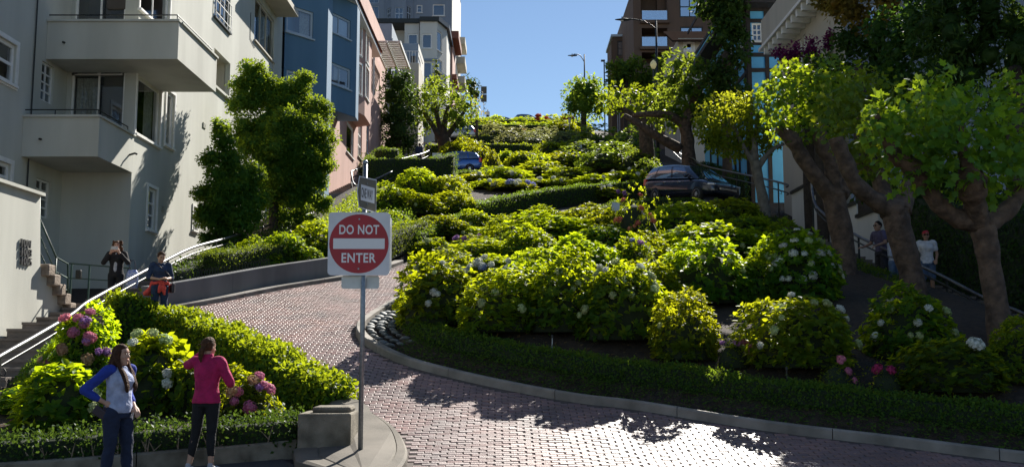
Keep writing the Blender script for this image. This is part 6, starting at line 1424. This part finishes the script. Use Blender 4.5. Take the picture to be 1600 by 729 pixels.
    e = MB(); limb(e, [H_(-.022,-.093,-.062), H_(0,-.101,-.061), H_(.022,-.093,-.062)], [.004,.006,.004]); sc_(e); e.build('mouth', M['lip'], body, True)
    if fit.get('glasses'):
        e = MB()
        for s_ in (-1,1): ball(e, H_(s_*.032,-.092,.010), (.026,.008,.018), 8); limb(e, [H_(s_*.055,-.08,.014), H_(s_*.073,.0,.016)], [.003,.003])
        limb(e, [H_(-.015,-.098,.014), H_(.015,-.098,.014)], [.003,.003]); sc_(e); e.build('sunglasses', M['shade'], body, True)
    # --- top
    tp = fit['top']; m = MB(); hem = tp.get('hem',.86); bulk = tp.get('bulk',1.0); by = tp.get('belly',0); fl_ = tp.get('flare',0)
    L_ = lambda z: lean*min(max((z-.9)/.45,0),1)
    bust = tp.get('bust',.02)
    sec = [(hem,.150*W_+fl_,.112+fl_*.6+by*.6,0),(hem+.08,.146*W_+fl_*.6,.112+by,-by*.5),(1.02,.132*W_,.102+by,-by*.6),(1.12,.138*W_,.104+by*.6,-by*.4),(1.22,.152*W_,.108+bust,-bust*.8),(1.30,.158*W_,.098+bust*.6,-bust*.5),(1.36,.140*W_,.080,0),(1.405,.075,.062,.005)]
    sec = [s_ for s_ in sec if s_[0] >= hem]
    ell(m, [(L_(z).x, yo+L_(z).y, z, rx*bulk, ry*bulk) for z,rx,ry,yo in sec], 26)
    sl = MB(); sf = tp.get('sleeve',.5)         # 0..1 upper arm, 1..2 forearm
    for s_ in (-1,1):
        tgt = sl if tp.get('sleeve_mat') else m; r0 = .064*bulk
        tgt_pts = [sh[s_]+Vector((-s_*.05,0,.004)), sh[s_]]
        if sf <= 1: limb(tgt, tgt_pts+[sh[s_].lerp(el[s_],sf)], [.060*bulk,r0,.056*bulk])
        else: limb(tgt, tgt_pts+[sh[s_].lerp(el[s_],.5), el[s_]], [.060*bulk,r0,.057*bulk,.052*bulk]); limb(tgt, [el[s_], el[s_].lerp(wr[s_],min(sf-1,.97))], [.052*bulk,.040*bulk])
    if tp.get('collar'): ell(m, [(lean.x,lean.y+.01,1.38,.075,.07),(lean.x,lean.y+.005,1.43,.066,.066),(lean.x,lean.y,1.455,.068,.068)])
    sc_(m); to = fuse(m, tp.get('name','shirt'), tp['mat'], t, vox, 5, .0035)
    if tp.get('sleeve_mat'): sc_(sl); fuse(sl, 'sleeves', tp['sleeve_mat'], to, vox, 4, .004)
    if tp.get('inner'):
        e = MB(); ell(e, [(lean.x*.5,-.012,hem+.02,.09,.108),(lean.x*.7,-.015,1.1,.07,.112),(lean.x,-.018,1.25,.055,.118),(lean.x,-.005,1.37,.04,.09)]); sc_(e); fuse(e, 'undershirt', tp['inner'], to, vox, 4)
    # --- trousers
    tr = fit['legs']; m = MB(); ext = tr.get('to',2.0); lr = tr.get('r',1.0)
    ell(m, [(0,.0,.80,.150*W_*lr,.118*lr),(0,.01,.88,.152*W_*lr,.125*lr),(0,.0,.96,.132*W_*lr,.100),(0,0,1.0,.126*W_,.094)])
    for s_ in (-1,1):
        a = an[s_]-Vector((0,0,.03))
        if ext <= 1: limb(m, [hp[s_],hp[s_].lerp(kn[s_],ext)], [.098*lr,.086*lr])
        else:
            limb(m, [hp[s_],hp[s_].lerp(kn[s_],.5),kn[s_]], [.100*lr,.084*lr,.064*lr]); limb(m, [kn[s_],kn[s_].lerp(a,.3)+Vector((0,.010,0)),kn[s_].lerp(a,min(ext-1,.98))], [.064*lr,.063*lr,(.056 if ext > 1.8 else .047)*lr])
    sc_(m); fuse(m, tr.get('name','trousers'), tr['mat'], t, vox, 4, .004 if lr > 1 else .002)
    # --- shoes
    for s_ in (-1,1):
        m = MB(); a = an[s_]; ft = Vector(pose.get('toe'+('R' if s_<0 else 'L'),(s_*.03,-.17,0))); z = a.z-.085
        limb(m, [Vector((a.x,a.y+.04,z+.035)), Vector((a.x+ft.x*.5,a.y+ft.y*.5,z+.036)), Vector((a.x+ft.x,a.y+ft.y,z+.028))], [.038,.040,.028]); limb(m, [Vector((a.x,a.y+.015,z+.04)), Vector((a.x,a.y+.012,z+.09))], [.04,.036])
        m.v = [Vector((v.x,v.y,max(v.z,z))) for v in m.v]; sc_(m); fuse(m, 'shoe', fit.get('shoe','shoe'), t, vox*.8, 2)
    # --- hair
    m = MB(); st = fit.get('hairstyle','long'); b = len(m.v)
    if st != 'cap': ell(m, [(0,.030,-.05,.060,.060),(0,.026,-.01,.077,.078),(0,.018,.04,.081,.096),(0,.012,.085,.071,.088),(0,.008,.112,.05,.062),(0,.006,.130,.018,.022)])
    if st == 'long':
        for (x,y,l,r) in ((-.055,.045,.34,.034),(-.02,.065,.38,.036),(.02,.065,.37,.036),(.055,.045,.34,.034),(-.075,.005,.27,.026),(.075,.005,.27,.026),(0,.07,.36,.034),(-.07,-.025,.25,.02),(.07,-.03,.28,.02)):
            l *= 1.3; limb(m, [(x,y,.04),(x*1.15,y+.03,-.10),(x*1.35+.012*math.sin(x*90),y+.045,-.06-l*.5),(x*1.25,y+.035,-.04-l*.8),(x*1.1,y+.03,-.02-l)], [r,r*1.08,r*1.05,r*.8,.008])
        for sx_ in (-1,1):
            for q in range(3): limb(m, [(sx_*(.068+.006*q),.0+.01*q,.02),(sx_*(.086+.006*q),-.03,-.10),(sx_*(.094-.012*q),-.085,-.20),(sx_*(.092-.016*q),-.130,-.30),(sx_*(.088-.014*q),-.150,-.37),(sx_*(.08-.012*q),-.150,-.43)], [.022,.024,.024,.024,.020,.008])
    elif st == 'curly':
        rr = random.Random(5)
        for q in range(46):
            a = rr.uniform(-.5,3.64); z = rr.uniform(-.17,.11); ball(m, (math.cos(a)*(.088+.02*(z<0)), .02+math.sin(a)*.085, z), rr.uniform(.026,.038), 6)
    elif st in ('bun','tied'):
        limb(m, [(0,.10,-.02),(0,.125,-.05),(.015,.12,-.13),(.02,.105,-.19)], [.032,.036,.028,.010]) if st == 'tied' else ball(m, (0,.115,.0), (.045,.042,.05))
        for q in range(8): limb(m, [(.06*math.cos(q*.8),.07,.06),(.085*math.cos(q*.8)+.01,.11,.0+.01*q),(.09*math.cos(q*.8)+.03,.10,-.05)], [.006,.004,.002])
    elif st == 'cap':
        ell(m, [(0,.020,.035,.080,.096),(0,.016,.07,.079,.094),(0,.012,.105,.062,.076),(0,.01,.128,.02,.025)]); ell(m, [(0,-.10,.036,.062,.055),(0,-.105,.046,.06,.053)])
    for i in range(b, len(m.v)): m.v[i] = hc+hr@m.v[i]
    sc_(m); fuse(m, 'hair' if st != 'cap' else 'cap', ('h_'+fit.get('hair','dark')) if st != 'cap' else 'c_redcap', body, vox*.8, 1, .004)
    if st == 'cap':
        m = MB(); b = len(m.v); ell(m, [(0,.045,-.07,.05,.045),(0,.035,-.02,.073,.07),(0,.03,.04,.075,.08)]); 
        for i in range(b, len(m.v)): m.v[i] = hc+hr@m.v[i]
        sc_(m); fuse(m, 'hair', 'h_dark', body, vox, 1)
    WL[t] = Vector(loc); t.rotation_euler = (0,0,rz); return t
def world(t, p, k=1.0): return WL[t]+Matrix.Rotation(t.rotation_euler.z,3,'Z')@(Vector(p)*k)
# woman in raglan shirt, hand on hip
gA = Vector((P(186,600,11.4).x, 11.4, H(11.4)-.02))
A = person('woman in grey and blue raglan shirt with long brown hair, hand on hip', gA, R(68), 1.59,
    dict(elR=(-.33,.20,1.13), wrR=(-.17,.035,.985), handR=(.35,-.75,-.35), palmR=(-1,0,.2), elL=(.21,.06,1.08), wrL=(.16,-.10,.92), yaw=R(8), knL=(.12,-.05,.47), anL=(.15,-.05,.085), knR=(-.10,.0,.47), anR=(-.12,.05,.085), thumb={-1:1,1:1}),
    dict(w=1.10, skin='skin', top=dict(mat='c_raglan_body', hem=.86, sleeve=1.62, sleeve_mat='c_raglan_sleeve', bust=.035, belly=.02, bulk=1.05), legs=dict(mat='c_jeans', to=2.0, r=1.08), shoe='shoe_dark', hair='brown', hairstyle='long'), vox=.010)
def shirt_print():
    k = 1.59/1.65; sh_ = next(c for c in A.children if c.name.startswith('shirt')); m = MB()
    for pts in ([(-.055,1.235),(-.04,1.265),(-.025,1.235),(-.012,1.262)],[(-.005,1.235),(.01,1.262),(.02,1.235),(.035,1.258)],[(.04,1.236),(.055,1.262),(.065,1.236)],[(-.06,1.218),(0,1.226),(.07,1.220)]):
        m.tube([Vector((x,-.150-.0,z))*k for x,z in pts], .0065, 6)
    m.build('chest_print', M['c_raglan_sleeve'], sh_)
    o = bpy.data.objects['chest_print'] if 'chest_print' in bpy.data.objects else None
    if o:                                   # lay the print on the cloth
        from mathutils.bvhtree import BVHTree
        bv = BVHTree.FromPolygons([v.co for v in sh_.data.vertices], [p.vertices[:] for p in sh_.data.polygons]); off = WL.get(sh_, Vector())
        for v in o.data.vertices:
            q = v.co+off; h_ = bv.ray_cast(Vector((q.x,-1,q.z)), Vector((0,1,0)))
            v.co.y = (h_[0].y if h_[0] else -.15)-.002+(.004 if q.y > -.15*k else 0)-off.y
def wallet():
    c = world(A, (-.20,.06,.865), 1.59/1.65); t = thing('wallet', 'dark wristlet wallet hanging from the raglan woman\'s wrist', 'wallet', c); rot = Matrix.Rotation(R(35),3,'Y')@Matrix.Rotation(R(10),3,'X')
    m = MB(); m.box(c, (.19,.03,.105), M=rot); m.build('pouch', M['leather'], t, bevel=.012); m = MB(); w_ = world(A,(-.175,.035,.985),1.59/1.65); m.tube(cat([c+rot@Vector((.08,0,.05)), (c+w_)/2+Vector((.02,-.02,0)), w_],5), .006, 6); m.build('strap', M['leather'], t)
wallet()
# woman in the pink fleece, taking a picture, seen from behind
gB = Vector((P(322,640,12.2).x, 12.2, H(12.2)-.03))
B = person('woman in bright pink fleece and black capri leggings seen from behind', gB, R(172), 1.60,
    dict(elR=(-.29,-.02,1.10), wrR=(-.22,-.22,1.07), handR=(.3,-.9,.1), elL=(.31,-.10,1.31), wrL=(.12,-.14,1.47), handL=(-.5,-.3,.8), palmL=(0,1,0), yaw=R(-14), pitch=R(4), knL=(.115,.02,.47), anL=(.17,.07,.085), knR=(-.08,.0,.47), anR=(-.085,.0,.085)),
    dict(w=1.0, skin='skin', top=dict(mat='c_fleece', name='fleece', hem=.845, sleeve=1.9, bulk=1.13, collar=True, flare=.012), legs=dict(mat='c_black', name='leggings', to=1.62, r=.92), shoe='shoe', hair='auburn', hairstyle='tied'), vox=.010)
def phone(label, c, rz, landscape=True):
    t = thing('phone', label, 'phone', c); m = MB(); m.box(c, (.15,.010,.075) if landscape else (.075,.010,.15), rz); m.build('case', M['phone'], t, bevel=.004); m = MB(); q = Matrix.Rotation(rz,3,'Z')@Vector((.05 if landscape else .022,-.0065,.022 if landscape else .055)); m.tube([Vector(c)+q, Vector(c)+q*1.0+Matrix.Rotation(rz,3,'Z')@Vector((0,-.003,0))], .007, 8); m.build('lens', M['shade'], t)
# woman with the phone on the stairs landing
yC = 22.6; gC = Vector((P(181,440,yC).x, yC, 0)); gC.z = SL(yC)+.02
htC = 1.62
C_ = person('woman in dark jacket photographing with a phone beside the handrail', gC, R(8), htC,
    dict(elR=(-.27,-.10,1.14), wrR=(-.075,-.27,1.36), handR=(.45,-.1,.85), palmR=(0,1,0), elL=(.27,-.10,1.14), wrL=(.10,-.27,1.37), handL=(-.45,-.1,.85), palmL=(0,1,0)),
    dict(w=1.0, skin='skin', top=dict(mat='c_jacket', name='jacket', hem=.84, sleeve=1.8, bulk=1.1, inner='c_grey'), legs=dict(mat='c_black', to=2.0), shoe='shoe_dark', hair='auburn', hairstyle='curly'), vox=.012)
phone('pale phone held sideways in front of the jacketed woman\'s face', world(C_,(.02,-.34,1.46),htC/1.65), R(8))
def tote():
    c = world(C_,(.36,-.02,.80),htC/1.65); t = thing('shopping_bag', 'white and blue printed shopping bag hanging beside the jacketed woman', 'bag', c)
    m = MB(); ell(m, [(c.x,c.y,c.z-.24,.13,.05),(c.x,c.y,c.z-.1,.15,.075),(c.x,c.y,c.z+.1,.13,.06),(c.x,c.y,c.z+.18,.10,.02)], 16); m.build('bag_body', M['bagpl'], t, True)
    m = MB(); m.tube(cat([c+Vector((-.08,0,.17)), c+Vector((-.05,0,.42)), world(C_,(.24,-.02,1.12),htC/1.65), c+Vector((.03,0,.40)), c+Vector((.07,0,.17))],5), .008, 6); m.build('handle', M['leather'], t)
tote()
# woman with the coral jacket tied at her waist
yD = 20.9; gD = Vector((P(250,440,yD).x, yD, 0)); gD.z = H(yD)-.06
htD = P(250,393,yD).z-gD.z; htD = min(max(htD,1.56),1.72)
D_ = person('woman in navy top looking at her hands, coral jacket tied round her waist', gD, R(30), htD,
    dict(elR=(-.25,.0,1.08), wrR=(-.06,-.24,1.03), handR=(.6,-.6,.1), elL=(.24,-.03,1.08), wrL=(.08,-.25,1.04), handL=(-.5,-.7,.2), pitch=R(24), yaw=R(6), head=(0,-.035,1.525)),
    dict(w=1.04, skin='skin', top=dict(mat='c_navy', hem=.87, sleeve=1.25, bulk=1.04, bust=.03), legs=dict(mat='c_navy', to=2.0, r=1.0), shoe='shoe_dark', hair='brown', hairstyle='tied'), vox=.012)
def tied():
    k = htD/1.65; Q = lambda *p: world(D_, p, k); t = thing('tied_jacket', 'coral red jacket knotted round the navy-clad woman\'s waist', 'jacket', Q(0,0,.95))
    o = WL[t]; m = MB(); m.tube([Q(.165*math.cos(a),.125*math.sin(a),.965+.012*math.sin(3*a)) for a in np.linspace(0,2*math.pi,24)], .038, 10)
    m.tube(cat([Q(.03,-.14,.96),Q(.05,-.18,.90),Q(.06,-.165,.78),Q(.075,-.15,.70)],5), [.03]*6+[.042]*6+[.03]*4, 8); m.tube(cat([Q(.0,-.14,.96),Q(-.02,-.175,.90),Q(-.035,-.165,.80),Q(-.05,-.15,.74)],5), [.03]*6+[.04]*6+[.03]*4, 8); ball(m, Q(.015,-.16,.955), .045, 8)
    for kk in range(9):
        a = math.pi*(.15+.7*kk/8); m.tube(cat([Q(.165*math.cos(a),.13*math.sin(a),.96),Q(.21*math.cos(a),.17*math.sin(a),.84),Q(.23*math.cos(a)-.10,.18*math.sin(a)+.02,.70)],5), [.05]*6+[.055]*4+[.03], 8)
    m.v = [v-o for v in m.v]; fuse(m, 'cloth', 'c_coral', t, .014, 4, .005)
tied()
def handbag():
    k = htD/1.65; c = world(D_,(.26,-.02,.86),k); t = thing('shoulder_bag', 'black crossbody bag at the navy-clad woman\'s hip', 'bag', c); m = MB(); m.box(c,(.08,.22,.20),R(30)); m.build('bag_body', M['leather'], t, bevel=.03)
    m = MB(); m.tube(cat([c+Vector((0,0,.09)), world(D_,(.17,-.13,1.12),k), world(D_,(-.02,-.135,1.30),k), world(D_,(-.13,-.03,1.415),k)],6), .011, 6); m.build('strap', M['leather'], t)
handbag()
# people on the shaded stairs
def at_stairs(u, y, X=10.4): return Vector((P(u,400,y).x, y, H(y)+.02))
person('woman in red cap, white t-shirt and denim shorts on the shaded stairs', at_stairs(1448,24.2), R(-18), 1.66, dict(elR=(-.25,.02,1.08), wrR=(-.20,-.20,1.14), handR=(-.7,-.5,.2), elL=(.24,.02,1.07), wrL=(.20,-.12,.93)),
    dict(w=1.02, skin='skin_tan', top=dict(mat='c_white', hem=.84, sleeve=.55, bulk=1.08, flare=.02), legs=dict(mat='c_denim', name='shorts', to=.85, r=1.1), shoe='shoe', hairstyle='cap', hair='dark', glasses=True), vox=.013)
person('person in pale long-sleeved top half hidden behind the plane trunk', at_stairs(1396,24.6), R(40), 1.55, dict(elL=(.24,-.12,1.12), wrL=(.20,-.36,1.10), handL=(.1,-1,.1), elR=(-.22,-.02,1.07), wrR=(-.10,-.2,1.02)),
    dict(w=1.0, skin='skin', top=dict(mat='c_palegrey', hem=.86, sleeve=1.9, bulk=1.05), legs=dict(mat='c_denim', to=2.0), shoe='shoe', hairstyle='long', hair='dark'), vox=.014)
person('man in purple t-shirt and dark shorts holding the stair handrail', at_stairs(1378,26.0), R(-72), 1.76, dict(elR=(-.26,-.10,1.12), wrR=(-.26,-.34,1.02), handR=(0,-1,-.1), elL=(.25,-.08,1.10), wrL=(.24,-.32,1.02), lean=(0,-.07,-.01)),
    dict(w=1.12, skin='skin_tan', top=dict(mat='c_mauve', hem=.86, sleeve=.6, bulk=1.08, bust=.0), legs=dict(mat='c_dkpants', name='shorts', to=.95, r=1.12), shoe='shoe_dark', hairstyle='short', hair='black', glasses=True), vox=.014)
yE = 71; gE = Vector((P(655,225,yE).x, yE, H(yE)+.2)); person('dark-clothed person climbing beside the bright curving handrail', gE, R(170), 1.7, dict(lean=(0,-.08,-.02)), dict(w=1.1, skin='skin_tan', top=dict(mat='c_navy', hem=.86, sleeve=1.8, bulk=1.12, bust=0), legs=dict(mat='c_dkpants', to=2.0), shoe='shoe_dark', hairstyle='short', hair='dark'), vox=.03)
yF = 141; gF = Vector((P(762,190,yF).x, yF, H(yF)+1.2)); person('tiny person in white shirt standing at the crest', gF, 0, 1.75, {}, dict(w=1.1, skin='skin_tan', top=dict(mat='c_white', hem=.86, sleeve=.6, bulk=1.15, bust=0), legs=dict(mat='c_dkpants', to=2.0), shoe='shoe_dark', hairstyle='short', hair='dark'), vox=.03)
